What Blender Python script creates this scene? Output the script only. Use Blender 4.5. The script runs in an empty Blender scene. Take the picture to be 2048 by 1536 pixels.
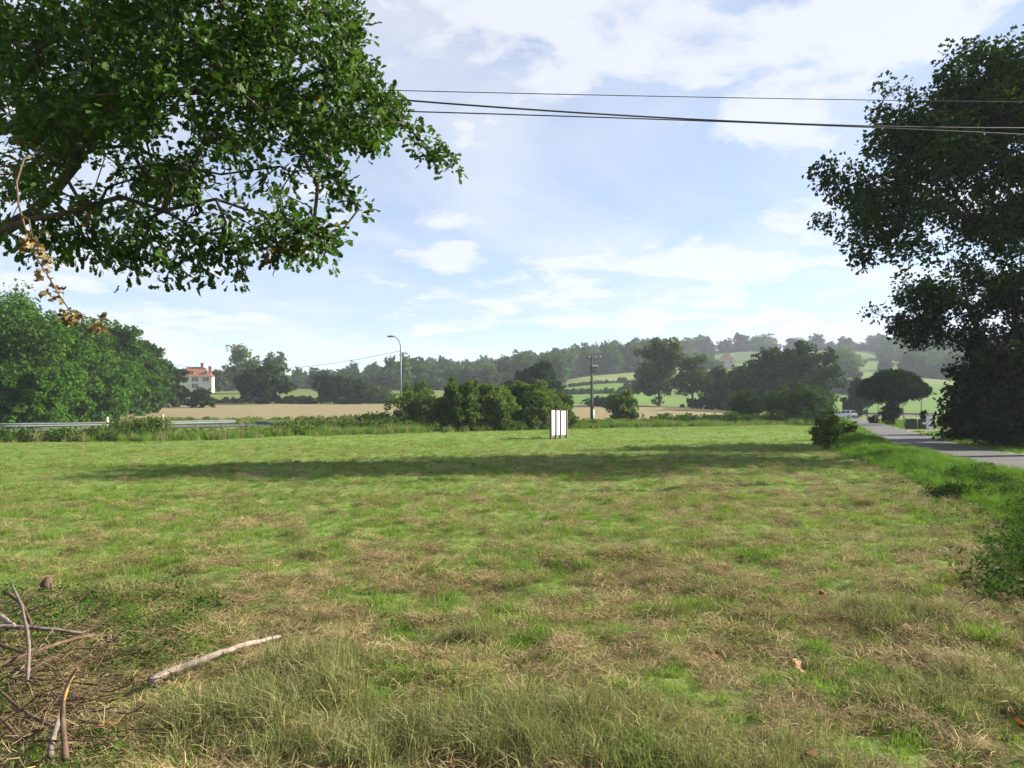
import bpy, bmesh, math, random
import numpy as np
from mathutils import Vector, Matrix, Euler

R = math.radians
rng = np.random.default_rng(11)
random.seed(5)
sc = bpy.context.scene
COL = sc.collection

# ------------------------------------------------------------------ camera, sky, sun, exposure
EYE = 1.7
cam_d = bpy.data.cameras.new('camera')
cam_d.sensor_width = 36.0
cam_d.lens = 36.0 * 1600 / 2048
cam_d.shift_y = 52 / 2048
cam_d.clip_start = 0.1
cam_d.clip_end = 6000
cam = bpy.data.objects.new('camera', cam_d)
cam.location = (0, 0, EYE)
cam.rotation_euler = (R(90), 0, 0)
COL.objects.link(cam)
sc.camera = cam

SUN_AZ, SUN_EL = R(76), R(27)
world = bpy.data.worlds.new('World')
sc.world = world
world.use_nodes = True
wt = world.node_tree
wt.nodes.clear()
def wn(t, **k):
    n = wt.nodes.new(t)
    for a, b in k.items():
        setattr(n, a, b)
    return n
def wl(a, b): wt.links.new(a, b)
sky = wn('ShaderNodeTexSky', sky_type='NISHITA')
sky.sun_disc = False
sky.sun_elevation = SUN_EL
sky.sun_rotation = SUN_AZ
sky.altitude = 100
sky.air_density = 1.0
sky.dust_density = 0.3
sky.ozone_density = 2.5
tc = wn('ShaderNodeTexCoord')
sep = wn('ShaderNodeSeparateXYZ'); wl(tc.outputs['Generated'], sep.inputs[0])
zc = wn('ShaderNodeMath', operation='MAXIMUM'); wl(sep.outputs['Z'], zc.inputs[0]); zc.inputs[1].default_value = 0.0
za = wn('ShaderNodeMath', operation='ADD'); wl(zc.outputs[0], za.inputs[0]); za.inputs[1].default_value = 0.16
dx = wn('ShaderNodeMath', operation='DIVIDE'); wl(sep.outputs['X'], dx.inputs[0]); wl(za.outputs[0], dx.inputs[1])
dy = wn('ShaderNodeMath', operation='DIVIDE'); wl(sep.outputs['Y'], dy.inputs[0]); wl(za.outputs[0], dy.inputs[1])
cmb = wn('ShaderNodeCombineXYZ'); wl(dx.outputs[0], cmb.inputs[0]); wl(dy.outputs[0], cmb.inputs[1]); cmb.inputs[2].default_value = 3.7
def noise_w(scale, detail, rough, dist, off):
    mp = wn('ShaderNodeMapping'); wl(cmb.outputs[0], mp.inputs[0]); mp.inputs['Location'].default_value = off
    n = wn('ShaderNodeTexNoise'); wl(mp.outputs[0], n.inputs['Vector'])
    n.inputs['Scale'].default_value = scale; n.inputs['Detail'].default_value = detail
    n.inputs['Roughness'].default_value = rough; n.inputs['Distortion'].default_value = dist
    return n.outputs['Fac']
big = noise_w(1.1, 2, 0.5, 0.4, (2.45, 5.4, 0))
fine = noise_w(3.4, 12, 0.60, 0.30, (0.55, 7.1, 0))
veil = noise_w(0.9, 6, 0.55, 1.2, (8.1, 2.2, 0))
mixn = wn('ShaderNodeMath', operation='MULTIPLY_ADD'); wl(big, mixn.inputs[0]); mixn.inputs[1].default_value = 0.55; wl(fine, mixn.inputs[2])
ramp = wn('ShaderNodeMapRange', interpolation_type='SMOOTHSTEP')
wl(mixn.outputs[0], ramp.inputs['Value'])
ramp.inputs['From Min'].default_value = 0.68; ramp.inputs['From Max'].default_value = 0.92
ramp.inputs['To Min'].default_value = 0.0; ramp.inputs['To Max'].default_value = 0.86
vr = wn('ShaderNodeMapRange', interpolation_type='SMOOTHSTEP'); wl(veil, vr.inputs['Value'])
vr.inputs['From Min'].default_value = 0.36; vr.inputs['From Max'].default_value = 0.68; vr.inputs['To Min'].default_value = 0.30; vr.inputs['To Max'].default_value = 0.66
cov = wn('ShaderNodeMath', operation='MAXIMUM'); wl(ramp.outputs['Result'], cov.inputs[0]); wl(vr.outputs['Result'], cov.inputs[1])
cmix = wn('ShaderNodeMix', data_type='RGBA')
wl(cov.outputs[0], cmix.inputs['Factor'])
SKYGAIN = wn('ShaderNodeMix', data_type='RGBA', blend_type='MULTIPLY'); SKYGAIN.inputs['Factor'].default_value = 1
wl(sky.outputs[0], SKYGAIN.inputs['A']); SKYGAIN.inputs['B'].default_value = (0.88, 0.97, 1.12, 1)
wl(SKYGAIN.outputs['Result'], cmix.inputs['A'])
cmix.inputs['B'].default_value = (5.6, 5.75, 6.0, 1)
bg = wn('ShaderNodeBackground'); wl(cmix.outputs['Result'], bg.inputs['Color']); bg.inputs['Strength'].default_value = 0.05
wo = wn('ShaderNodeOutputWorld'); wl(bg.outputs[0], wo.inputs['Surface'])

sun_d = bpy.data.lights.new('sun', 'SUN')
sun_d.energy = 4.8
sun_d.angle = R(0.5)
sun_d.color = (1.0, 0.93, 0.80)
sun = bpy.data.objects.new('sun', sun_d)
S = Vector((math.sin(SUN_AZ) * math.cos(SUN_EL), math.cos(SUN_AZ) * math.cos(SUN_EL), math.sin(SUN_EL)))
sun.rotation_euler = S.to_track_quat('Z', 'Y').to_euler()
sun.location = (60, 20, 60)
COL.objects.link(sun)

sc.view_settings.view_transform = 'Standard'
sc.view_settings.look = 'None'
sc.view_settings.exposure = 1.75
sc.view_settings.gamma = 1
sc.view_settings.use_curve_mapping = False
cy = sc.cycles
cy.max_bounces = 6; cy.diffuse_bounces = 3; cy.glossy_bounces = 2; cy.transmission_bounces = 4
cy.transparent_max_bounces = 16; cy.volume_bounces = 0
cy.caustics_reflective = False; cy.caustics_refractive = False
cy.sample_clamp_indirect = 4
cy.use_adaptive_sampling = True; cy.adaptive_threshold = 0.01
cy.use_denoising = True
try:
    cy.denoiser = 'OPENIMAGEDENOISE'
    cy.denoising_prefilter = 'NONE'
except Exception:
    pass

# ------------------------------------------------------------------ numeric helpers
_tab = rng.random((256, 256))
def vnoise(x, y):
    x = np.asarray(x, float); y = np.asarray(y, float)
    xi = np.floor(x).astype(int); yi = np.floor(y).astype(int)
    fx = x - xi; fy = y - yi
    fx = fx * fx * (3 - 2 * fx); fy = fy * fy * (3 - 2 * fy)
    a = _tab[xi & 255, yi & 255]; b = _tab[(xi + 1) & 255, yi & 255]
    c = _tab[xi & 255, (yi + 1) & 255]; d = _tab[(xi + 1) & 255, (yi + 1) & 255]
    return (a * (1 - fx) + b * fx) * (1 - fy) + (c * (1 - fx) + d * fx) * fy
def fbm(x, y, o=4):
    s = 0; a = 0.5; t = 0
    for k in range(o):
        s = s + a * vnoise(x * 2 ** k + 17.3 * k, y * 2 ** k + 9.1 * k); t += a; a *= 0.5
    return s / t
def sstep(a, b, x):
    t = np.clip((np.asarray(x, float) - a) / (b - a), 0, 1)
    return t * t * (3 - 2 * t)
def inside(poly, x, y):
    x = np.asarray(x); y = np.asarray(y)
    c = np.zeros(x.shape, bool)
    n = len(poly)
    for i in range(n):
        x0, y0 = poly[i]; x1, y1 = poly[(i + 1) % n]
        if y0 == y1: continue
        hit = ((y0 > y) != (y1 > y)) & (x < (x1 - x0) * (y - y0) / (y1 - y0) + x0)
        c ^= hit
    return c

# the lane: left edge points (x, y), right edge = +3.1 m
LANE = np.array([(2.5, -60), (6.6, -10), (8.6, 0), (10.8, 10), (13.3, 21), (17.6, 37), (23.9, 53), (33.5, 77), (52, 124), (58.5, 141), (61.5, 152), (62.0, 162), (62, 169)], float)
def lane_x(y): return np.interp(y, LANE[:, 1], LANE[:, 0])
MEADOW = [(-60, -40), (5.2, -40), (4.6, 0), (5.6, 6), (6.4, 9.7), (8.4, 15), (10.5, 22.7), (12.6, 32), (20.5, 52), (37.5, 93.5), (22, 84), (4.7, 72), (-4.6, 61), (-14, 53), (-16.5, 46), (-25, 40), (-60, 30)]

_bY = [-1000, 92, 120, 150, 200, 300, 420, 650, 760, 900, 1400]
_bH = [0, 0, 0.45, 1.2, 3.0, 8.3, 13.0, 20.0, 21.5, 21, 15]
_gX = [-1400, -500, -300, -172, -70, 31, 104, 193, 275, 420, 1400]
_gH = [0, 1, 4, 11, 23, 32, 39, 50, 51, 52, 45]
def smooth_interp(v, xs, ys, w):
    return (np.interp(v - w, xs, ys) + 2 * np.interp(v, xs, ys) + np.interp(v + w, xs, ys)) / 4
def height(x, y, micro=True):
    x = np.asarray(x, float); y = np.asarray(y, float)
    shift = 50 * sstep(28, 62, x) * (1 - sstep(260, 420, y))
    b = smooth_interp(y - shift, _bY, _bH, 8)
    t = np.interp(y, [0, 250, 420, 650, 5000], [0, 0, 0.15, 1, 1])
    g = smooth_interp(x, _gX, _gH, 20)
    h = b + (g - 20) * t
    h = h + 4.2 * sstep(5, 45, x) * np.interp(y, [290, 330, 420, 520, 640], [0, 0.6, 1, 0.8, 0]) * (1 - sstep(150, 260, x))
    h = h + (fbm(x / 55, y / 55, 3) - 0.5) * 5 * sstep(260, 480, y)
    if micro:
        d = lane_x(y) - x
        m = sstep(0.2, 2.2, np.maximum(d, -d - 3.1)) * (1 - sstep(60, 95, y))
        mic = (fbm(x * 0.4, y * 0.4, 3) - 0.5) * 0.14 + (fbm(x * 2.8 + 40, y * 2.8, 3) - 0.5) * 0.17
        h = h + mic * m
        h = h + 0.22 * np.exp(-((d - 1.7) / 1.1) ** 2) * (1 - sstep(70, 95, y)) * sstep(2, 8, y)   # verge bank
    return h
def hz(x, y): return float(height(np.array([x]), np.array([y]))[0])
def X(px, Y): return (px - 1024) / 1600 * Y
def Z(py, Y): return EYE + (820 - py) / 1600 * Y
def P3(px, py, Y): return np.array([X(px, Y), Y, Z(py, Y)])
def G(px, py):            # ground point seen at a pixel (flat near ground)
    Y = EYE * 1600 / (py - 820)
    return X(px, Y), Y
def hayf(x, y):
    a = fbm(x * 1.5 + 5, y * 1.1 + 2, 4)
    b = fbm(x * 4.6, y * 3.8 + 31, 3)
    c = fbm(x * 0.13 + 60, y * 0.11 + 7, 2)
    bias = 0.075 * sstep(-4.5, 0.5, x) - 0.055 * sstep(6.5, 11, y) - 0.07 * sstep(15, 28, y) - 0.30 * sstep(34, 44, y)
    return np.clip(sstep(0.42, 0.60, 0.36 * a + 0.54 * b + 0.14 * c + bias - 0.035), 0, 1)

# ------------------------------------------------------------------ object helpers
def tag(o, label=None, cat=None, group=None, kind=None):
    if label: o['label'] = label
    if cat: o['category'] = cat
    if group: o['group'] = group
    if kind: o['kind'] = kind
    return o
def mesh_np(name, V, quads=None, tris=None, attrs=None, smooth=False):
    V = np.asarray(V, np.float32).reshape(-1, 3)
    me = bpy.data.meshes.new(name)
    loops = []; starts = []; tot = 0; cnt = []
    for F, k in ((quads, 4), (tris, 3)):
        if F is not None and len(F):
            F = np.asarray(F, np.int32).reshape(-1, k)
            loops.append(F.ravel()); starts.append(tot + np.arange(len(F)) * k); tot += F.size; cnt.append(len(F))
    me.vertices.add(len(V)); me.vertices.foreach_set('co', V.ravel())
    if loops:
        L = np.concatenate(loops).astype(np.int32); ST = np.concatenate(starts).astype(np.int32)
        me.loops.add(len(L)); me.loops.foreach_set('vertex_index', L)
        me.polygons.add(len(ST)); me.polygons.foreach_set('loop_start', ST)
        if smooth: me.polygons.foreach_set('use_smooth', np.ones(len(ST), bool))
    me.update(calc_edges=True)
    for k, v in (attrs or {}).items():
        v = np.asarray(v, np.float32)
        if v.ndim == 1:
            a = me.attributes.new(k, 'FLOAT', 'POINT'); a.data.foreach_set('value', v)
        else:
            a = me.attributes.new(k, 'FLOAT_VECTOR', 'POINT'); a.data.foreach_set('vector', v.ravel())
    return me
def obj(name, me, mat=None, parent=None, loc=None, rot=None):
    o = bpy.data.objects.new(name, me)
    if mat is not None and me is not None and not me.materials: me.materials.append(mat)
    COL.objects.link(o)
    if parent is not None: o.parent = parent
    if loc is not None: o.location = loc
    if rot is not None: o.rotation_euler = rot
    return o
def empty(name, loc, label, cat, group=None, rot=0):
    o = bpy.data.objects.new(name, None); o.location = loc; o.rotation_euler = (0, 0, rot)
    o.empty_display_size = 0.2
    COL.objects.link(o); return tag(o, label, cat, group)
def bm_mesh(name, fn, bevel=0, smooth=False):
    bm = bmesh.new(); fn(bm)
    if bevel:
        bmesh.ops.bevel(bm, geom=list(bm.edges), offset=bevel, segments=1, affect='EDGES', clamp_overlap=True)
    bmesh.ops.recalc_face_normals(bm, faces=list(bm.faces))
    me = bpy.data.meshes.new(name); bm.to_mesh(me); bm.free()
    if smooth:
        for p in me.polygons: p.use_smooth = True
    return me
def box(bm, lo, hi, M=None):
    lo = Vector(lo); hi = Vector(hi)
    vs = [bm.verts.new((x, y, z)) for x in (lo.x, hi.x) for y in (lo.y, hi.y) for z in (lo.z, hi.z)]
    if M is not None:
        for v in vs: v.co = M @ v.co
    for f in ((0, 1, 3, 2), (4, 6, 7, 5), (0, 4, 5, 1), (2, 3, 7, 6), (0, 2, 6, 4), (1, 5, 7, 3)):
        bm.faces.new([vs[i] for i in f])
def boxm(name, lo, hi, bevel=0): return bm_mesh(name, lambda b: box(b, lo, hi), bevel)
def tube_path(name, pts, rad, sides=8, smooth=True, jit=0.0):
    """one closed tube along a path with radius per point"""
    pts = np.asarray(pts, float); n = len(pts)
    rad = np.broadcast_to(np.asarray(rad, float), (n,))
    t = np.gradient(pts, axis=0); t /= np.linalg.norm(t, axis=1)[:, None] + 1e-9
    up = np.array([0, 0, 1.0]) if abs(t[0][2]) < 0.9 else np.array([1.0, 0, 0])
    V = []
    for i in range(n):
        u = np.cross(t[i], up); u /= np.linalg.norm(u) + 1e-9
        w = np.cross(u, t[i]); up = w
        for k in range(sides):
            a = 2 * math.pi * k / sides
            r = rad[i] * (1 + jit * (rng.random() - 0.5))
            V.append(pts[i] + r * (math.cos(a) * u + math.sin(a) * w))
    Q = [(i * sides + k, i * sides + (k + 1) % sides, (i + 1) * sides + (k + 1) % sides, (i + 1) * sides + k) for i in range(n - 1) for k in range(sides)]
    V.append(pts[0]); V.append(pts[-1])
    T = [(len(V) - 2, (k + 1) % sides, k) for k in range(sides)] + [(len(V) - 1, (n - 1) * sides + k, (n - 1) * sides + (k + 1) % sides) for k in range(sides)]
    return mesh_np(name, V, Q, T, smooth=smooth)
def tubes_arrays(p0, r0, p1, r1, sides=5):
    p0 = np.asarray(p0); p1 = np.asarray(p1)
    d = p1 - p0; L = np.linalg.norm(d, axis=1)[:, None] + 1e-9; d = d / L
    ref = np.where(np.abs(d[:, 2:3]) < 0.9, np.array([[0, 0, 1.0]]), np.array([[1.0, 0, 0]]))
    u = np.cross(d, ref); u /= np.linalg.norm(u, axis=1)[:, None] + 1e-9
    w = np.cross(u, d)
    a = 2 * np.pi * np.arange(sides) / sides
    ring = np.cos(a)[None, :, None] * u[:, None, :] + np.sin(a)[None, :, None] * w[:, None, :]
    A = p0[:, None, :] - d[:, None, :] * (np.asarray(r0)[:, None, None] * 0.3) + ring * np.asarray(r0)[:, None, None]
    B = p1[:, None, :] + ring * np.asarray(r1)[:, None, None]
    V = np.concatenate([A, B], axis=1).reshape(-1, 3)
    base = (np.arange(len(p0)) * 2 * sides)[:, None]
    k = np.arange(sides)[None, :]; k2 = (k + 1) % sides
    Q = np.stack([base + k, base + k2, base + sides + k2, base + sides + k], axis=2).reshape(-1, 4)
    return V, Q

# ------------------------------------------------------------------ materials
class NT:
    def __init__(s, name):
        s.m = bpy.data.materials.new(name); s.m.use_nodes = True; s.t = s.m.node_tree; s.t.nodes.clear()
        s.out = s.n('ShaderNodeOutputMaterial')
    def n(s, t, **k):
        n = s.t.nodes.new(t)
        for a, b in k.items(): setattr(n, a, b)
        return n
    def l(s, a, b): s.t.links.new(a, b)
    def noise(s, scale, detail=4, rough=0.55, coord='Object', vec=None, stretch=None):
        if vec is None:
            tcn = s.n('ShaderNodeTexCoord'); vec = tcn.outputs[coord]
        if stretch:
            mp = s.n('ShaderNodeMapping'); s.l(vec, mp.inputs[0]); mp.inputs['Scale'].default_value = stretch; vec = mp.outputs[0]
        n = s.n('ShaderNodeTexNoise'); s.l(vec, n.inputs['Vector'])
        n.inputs['Scale'].default_value = scale; n.inputs['Detail'].default_value = detail; n.inputs['Roughness'].default_value = rough
        return n.outputs['Fac']
    def ramp(s, fac, stops):
        r = s.n('ShaderNodeValToRGB'); s.l(fac, r.inputs[0])
        e = r.color_ramp.elements
        while len(e) < len(stops): e.new(0.5)
        for q, (p, c) in zip(e, stops): q.position = p; q.color = (*c, 1)
        return r.outputs[0]
    def mix(s, f, a, b, blend='MIX'):
        m = s.n('ShaderNodeMix', data_type='RGBA', blend_type=blend)
        for inp, v in (('Factor', f), ('A', a), ('B', b)):
            if isinstance(v, (int, float)): m.inputs[inp].default_value = v
            elif isinstance(v, tuple): m.inputs[inp].default_value = (*v, 1)
            else: s.l(v, m.inputs[inp])
        return m.outputs['Result']
    def math(s, op, a, b=0.0, c=None):
        m = s.n('ShaderNodeMath', operation=op)
        for i, v in enumerate((a, b, c)):
            if v is None: continue
            if isinstance(v, (int, float)): m.inputs[i].default_value = v
            else: s.l(v, m.inputs[i])
        return m.outputs[0]
    def attr(s, name):
        a = s.n('ShaderNodeAttribute'); a.attribute_name = name; return a.outputs['Fac']
    def bsdf(s, col, rough=0.8, bump=None, bstr=0.3, metal=0, spec=0.3, bdist=0.02):
        b = s.n('ShaderNodeBsdfPrincipled')
        if isinstance(col, tuple): b.inputs['Base Color'].default_value = (*col, 1)
        else: s.l(col, b.inputs['Base Color'])
        b.inputs['Roughness'].default_value = rough; b.inputs['Metallic'].default_value = metal
        b.inputs['Specular IOR Level'].default_value = spec
        if bump is not None:
            bn = s.n('ShaderNodeBump'); s.l(bump, bn.inputs['Height']); bn.inputs['Strength'].default_value = bstr; bn.inputs['Distance'].default_value = bdist
            s.l(bn.outputs[0], b.inputs['Normal'])
        return b
    def done(s, b):
        s.l(b.outputs[0], s.out.inputs['Surface']); return s.m
def leafmat(name, dark, light, trans=0.3, rough=0.55, tcol=None, spec=0.25, rnd=False, alt=None):
    t = NT(name)
    f = t.attr('tint')
    if rnd:
        oi = t.n('ShaderNodeObjectInfo')
        f = t.math('ADD', t.math('MULTIPLY', f, 0.6), t.math('MULTIPLY', oi.outputs['Random'], 0.4))
    stops = [(0.0, dark), (1.0, light)]
    if alt: stops = [(0.0, dark), (alt[0], light), (min(alt[0] + 0.03, 1.0), alt[1])]
    c = t.ramp(f, stops)
    b = t.bsdf(c, rough, spec=spec)
    tr = t.n('ShaderNodeBsdfTranslucent')
    tc_ = t.mix(1.0, c, tcol or (1.0, 1.15, 0.45), 'MULTIPLY')
    t.l(tc_, tr.inputs['Color'])
    ms = t.n('ShaderNodeMixShader'); ms.inputs[0].default_value = trans
    t.l(b.outputs[0], ms.inputs[1]); t.l(tr.outputs[0], ms.inputs[2])
    t.l(ms.outputs[0], t.out.inputs['Surface'])
    return t.m
def barkmat(name, a, b, scale=9):
    t = NT(name)
    n1 = t.noise(scale, 6, 0.65, stretch=(1, 1, 0.25))
    return t.done(t.bsdf(t.ramp(n1, [(0.3, a), (0.7, b)]), 0.9, bump=n1, bstr=0.7, spec=0.1))
def plain(name, col, rough=0.6, metal=0, var=0.12, scale=6, spec=0.3, bstr=0.05):
    t = NT(name)
    n1 = t.noise(scale, 5, 0.6)
    lo = tuple(max(0, c * (1 - var)) for c in col); hi = tuple(min(1, c * (1 + var)) for c in col)
    return t.done(t.bsdf(t.ramp(n1, [(0.3, lo), (0.7, hi)]), rough, bump=n1, bstr=bstr, metal=metal, spec=spec))

M = {}
M['oak_leaf'] = leafmat('oak_leaf', (0.020, 0.050, 0.010), (0.072, 0.135, 0.025), 0.36, 0.5, spec=0.15, alt=(0.965, (0.20, 0.095, 0.015)))
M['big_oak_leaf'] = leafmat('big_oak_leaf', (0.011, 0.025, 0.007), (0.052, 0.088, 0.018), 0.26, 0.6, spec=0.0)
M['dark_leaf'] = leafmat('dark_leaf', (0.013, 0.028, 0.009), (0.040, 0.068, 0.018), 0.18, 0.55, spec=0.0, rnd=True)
M['fresh_leaf'] = leafmat('fresh_leaf', (0.022, 0.060, 0.010), (0.080, 0.165, 0.024), 0.30, 0.6, spec=0.0, rnd=True)
M['mid_leaf'] = leafmat('mid_leaf', (0.022, 0.050, 0.014), (0.075, 0.130, 0.030), 0.25, 0.55, spec=0.0, rnd=True)
M['olive_leaf'] = leafmat('olive_leaf', (0.046, 0.076, 0.020), (0.140, 0.190, 0.048), 0.33, 0.55, spec=0.0, rnd=True)
M['far_leaf'] = leafmat('far_leaf', (0.024, 0.046, 0.016), (0.075, 0.110, 0.032), 0.2, 0.6, spec=0.0, rnd=True)
M['pale_leaf'] = leafmat('pale_leaf', (0.050, 0.078, 0.028), (0.130, 0.175, 0.060), 0.28, 0.6, spec=0.0, rnd=True)
M['pine_leaf'] = leafmat('pine_leaf', (0.012, 0.028, 0.012), (0.035, 0.062, 0.022), 0.1, 0.6, spec=0.0)
M['grass'] = leafmat('grass', (0.078, 0.150, 0.020), (0.225, 0.310, 0.068), 0.40, 0.5, tcol=(1, 1.1, 0.5), rnd=True, spec=0.08)
M['verge_grass'] = leafmat('verge_grass', (0.046, 0.110, 0.011), (0.145, 0.255, 0.036), 0.38, 0.5, tcol=(1, 1.1, 0.4), rnd=True, spec=0.08)
M['pale_grass'] = leafmat('pale_grass', (0.085, 0.125, 0.032), (0.330, 0.310, 0.140), 0.3, 0.55, tcol=(1, 1, 0.7), rnd=True, spec=0.08)
M['straw'] = leafmat('straw', (0.075, 0.053, 0.023), (0.470, 0.365, 0.185), 0.2, 0.65, tcol=(1, 0.95, 0.7), rnd=True, spec=0.08)
M['weed'] = leafmat('weed', (0.024, 0.062, 0.012), (0.075, 0.140, 0.030), 0.3, 0.7, rnd=True, spec=0.0)
M['dead_leaf'] = leafmat('dead_leaf', (0.080, 0.050, 0.024), (0.30, 0.24, 0.11), 0.25, 0.7, tcol=(1, 0.8, 0.5))
M['fallen_leaf'] = leafmat('fallen_leaf', (0.11, 0.050, 0.020), (0.27, 0.145, 0.065), 0.2, 0.7, tcol=(1, 0.8, 0.5))
M['bark'] = barkmat('bark', (0.035, 0.028, 0.022), (0.11, 0.09, 0.07))
M['pale_bark'] = barkmat('pale_bark', (0.13, 0.105, 0.082), (0.34, 0.28, 0.23), 22)
M['brown_bark'] = barkmat('brown_bark', (0.050, 0.033, 0.023), (0.16, 0.105, 0.072), 18)
M['grey_bark'] = barkmat('grey_bark', (0.085, 0.068, 0.055), (0.23, 0.19, 0.16), 18)
M['raw_wood'] = barkmat('raw_wood', (0.24, 0.115, 0.040), (0.42, 0.25, 0.10), 30)
M['pole_wood'] = barkmat('pole_wood', (0.050, 0.042, 0.038), (0.12, 0.10, 0.09), 4)
M['galv'] = plain('galvanised', (0.10, 0.112, 0.116), 0.6, 0.2, 0.15, 3)
M['lamp_metal'] = plain('lamp_metal', (0.13, 0.15, 0.155), 0.5, 0.3, 0.1, 3)
M['white_panel'] = plain('white_panel', (0.74, 0.75, 0.77), 0.5, 0, 0.03, 2)
M['post_brown'] = plain('post_brown', (0.14, 0.095, 0.085), 0.8, 0, 0.25, 12)
M['cable'] = plain('cable_black', (0.012, 0.013, 0.016), 0.5, 0, 0.1, 3)
M['white_plastic'] = plain('white_plastic', (0.78, 0.78, 0.76), 0.5, 0, 0.05, 4)
M['red_plastic'] = plain('red_plastic', (0.45, 0.035, 0.025), 0.5, 0, 0.1, 4)
M['concrete'] = plain('concrete', (0.46, 0.45, 0.41), 0.9, 0, 0.15, 5)
M['ceramic'] = plain('ceramic', (0.72, 0.74, 0.72), 0.3, 0, 0.05, 4, 0.5)
M['render_wall'] = plain('render_wall', (0.60, 0.57, 0.49), 0.9, 0, 0.08, 0.8)
M['muted_wall'] = plain('grey_wall', (0.34, 0.34, 0.33), 0.9, 0, 0.08, 0.8)  # even grey, toned down so the hill buildings stand out less
M['brick_red'] = plain('brick_red', (0.36, 0.15, 0.10), 0.9, 0, 0.3, 3)
M['shutter'] = plain('shutter', (0.16, 0.08, 0.055), 0.7, 0, 0.1, 3)
M['gate_green'] = plain('gate_green', (0.035, 0.050, 0.042), 0.6, 0, 0.2, 4)
M['car_white'] = plain('car_white', (0.80, 0.81, 0.83), 0.25, 0, 0.01, 2, 0.6, 0.0)
M['tyre'] = plain('tyre', (0.02, 0.02, 0.022), 0.9, 0, 0.2, 8)
M['rim'] = plain('rim', (0.45, 0.46, 0.48), 0.35, 0.7, 0.05, 8)
M['tail_red'] = plain('tail_red', (0.42, 0.02, 0.02), 0.25, 0, 0.1, 8, 0.6)
M['dark_trim'] = plain('dark_trim', (0.03, 0.03, 0.033), 0.6, 0, 0.2, 8)
t = NT('window_glass'); M['glass'] = t.done(t.bsdf((0.025, 0.032, 0.038), 0.06, spec=0.8))
t = NT('roof_tiles')
tcn = t.n('ShaderNodeTexCoord')
n1 = t.noise(0.9, 4); n2 = t.noise(7, 3)
wv = t.n('ShaderNodeTexWave', wave_type='BANDS', bands_direction='Z'); t.l(tcn.outputs['Object'], wv.inputs['Vector']); wv.inputs['Scale'].default_value = 2.2
M['roof'] = t.done(t.bsdf(t.mix(t.math('MULTIPLY', n2, 0.5), t.ramp(n1, [(0.35, (0.17, 0.056, 0.028)), (0.7, (0.25, 0.105, 0.052))]), (0.20, 0.10, 0.06)), 0.9, bump=wv.outputs['Fac'], bstr=0.5, bdist=0.05))
t = NT('roof_brown'); n1 = t.noise(1.2, 4)
M['roof_brown'] = t.done(t.bsdf(t.ramp(n1, [(0.3, (0.13, 0.072, 0.058)), (0.7, (0.20, 0.12, 0.095))]), 0.9))
# asphalt
t = NT('asphalt')
a1 = t.noise(0.5, 5, 0.6); a2 = t.noise(42, 3, 0.7); a3 = t.noise(2.4, 6, 0.7)
c = t.mix(t.ramp(a2, [(0.35, (0, 0, 0)), (0.7, (1, 1, 1))]), (0.046, 0.045, 0.049), (0.105, 0.100, 0.102))
c = t.mix(t.math('MULTIPLY', a3, 0.7), c, (0.055, 0.053, 0.055))
c = t.mix(t.ramp(a1, [(0.45, (0, 0, 0)), (0.75, (0.6, 0.6, 0.6))]), c, (0.105, 0.098, 0.094))
M['asphalt'] = t.done(t.bsdf(c, 0.85, bump=a2, bstr=0.5, spec=0.3))
t = NT('grit'); a2 = t.noise(30, 3, 0.7); a1 = t.noise(1.4, 4)
c = t.mix(t.ramp(a1, [(0.4, (0, 0, 0)), (0.62, (1, 1, 1))]), t.ramp(a2, [(0.3, (0.12, 0.10, 0.07)), (0.7, (0.24, 0.20, 0.15))]), (0.10, 0.13, 0.04))
M['grit'] = t.done(t.bsdf(c, 0.95, bump=a2, bstr=0.5))
# meadow ground
t = NT('meadow_ground')
hay = t.attr('hay')
n1 = t.noise(2.2, 8, 0.65); n2 = t.noise(26, 6, 0.7); n3 = t.noise(0.12, 4, 0.6)
n4 = t.noise(9, 6, 0.7, stretch=(1, 0.45, 1))
green = t.ramp(n4, [(0.30, (0.036, 0.062, 0.013)), (0.5, (0.108, 0.160, 0.034)), (0.72, (0.215, 0.258, 0.078))])
green = t.mix(t.ramp(n3, [(0.4, (0, 0, 0)), (0.65, (1, 1, 1))]), green, t.mix(0.5, green, (0.12, 0.185, 0.030)))
straw = t.ramp(n2, [(0.30, (0.026, 0.019, 0.010)), (0.5, (0.105, 0.080, 0.038)), (0.74, (0.250, 0.195, 0.095))])
f = t.math('ADD', t.math('MULTIPLY', hay, 0.75), t.math('MULTIPLY', t.math('SUBTRACT', n1, 0.5), 1.3))
f = t.n('ShaderNodeClamp').inputs[0].node if False else f
cl = t.n('ShaderNodeClamp'); t.l(f, cl.inputs[0])
M['meadow'] = t.done(t.bsdf(t.mix(cl.outputs[0], green, straw), 0.95, bump=n2, bstr=0.9, spec=0.1, bdist=0.03))
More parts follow.
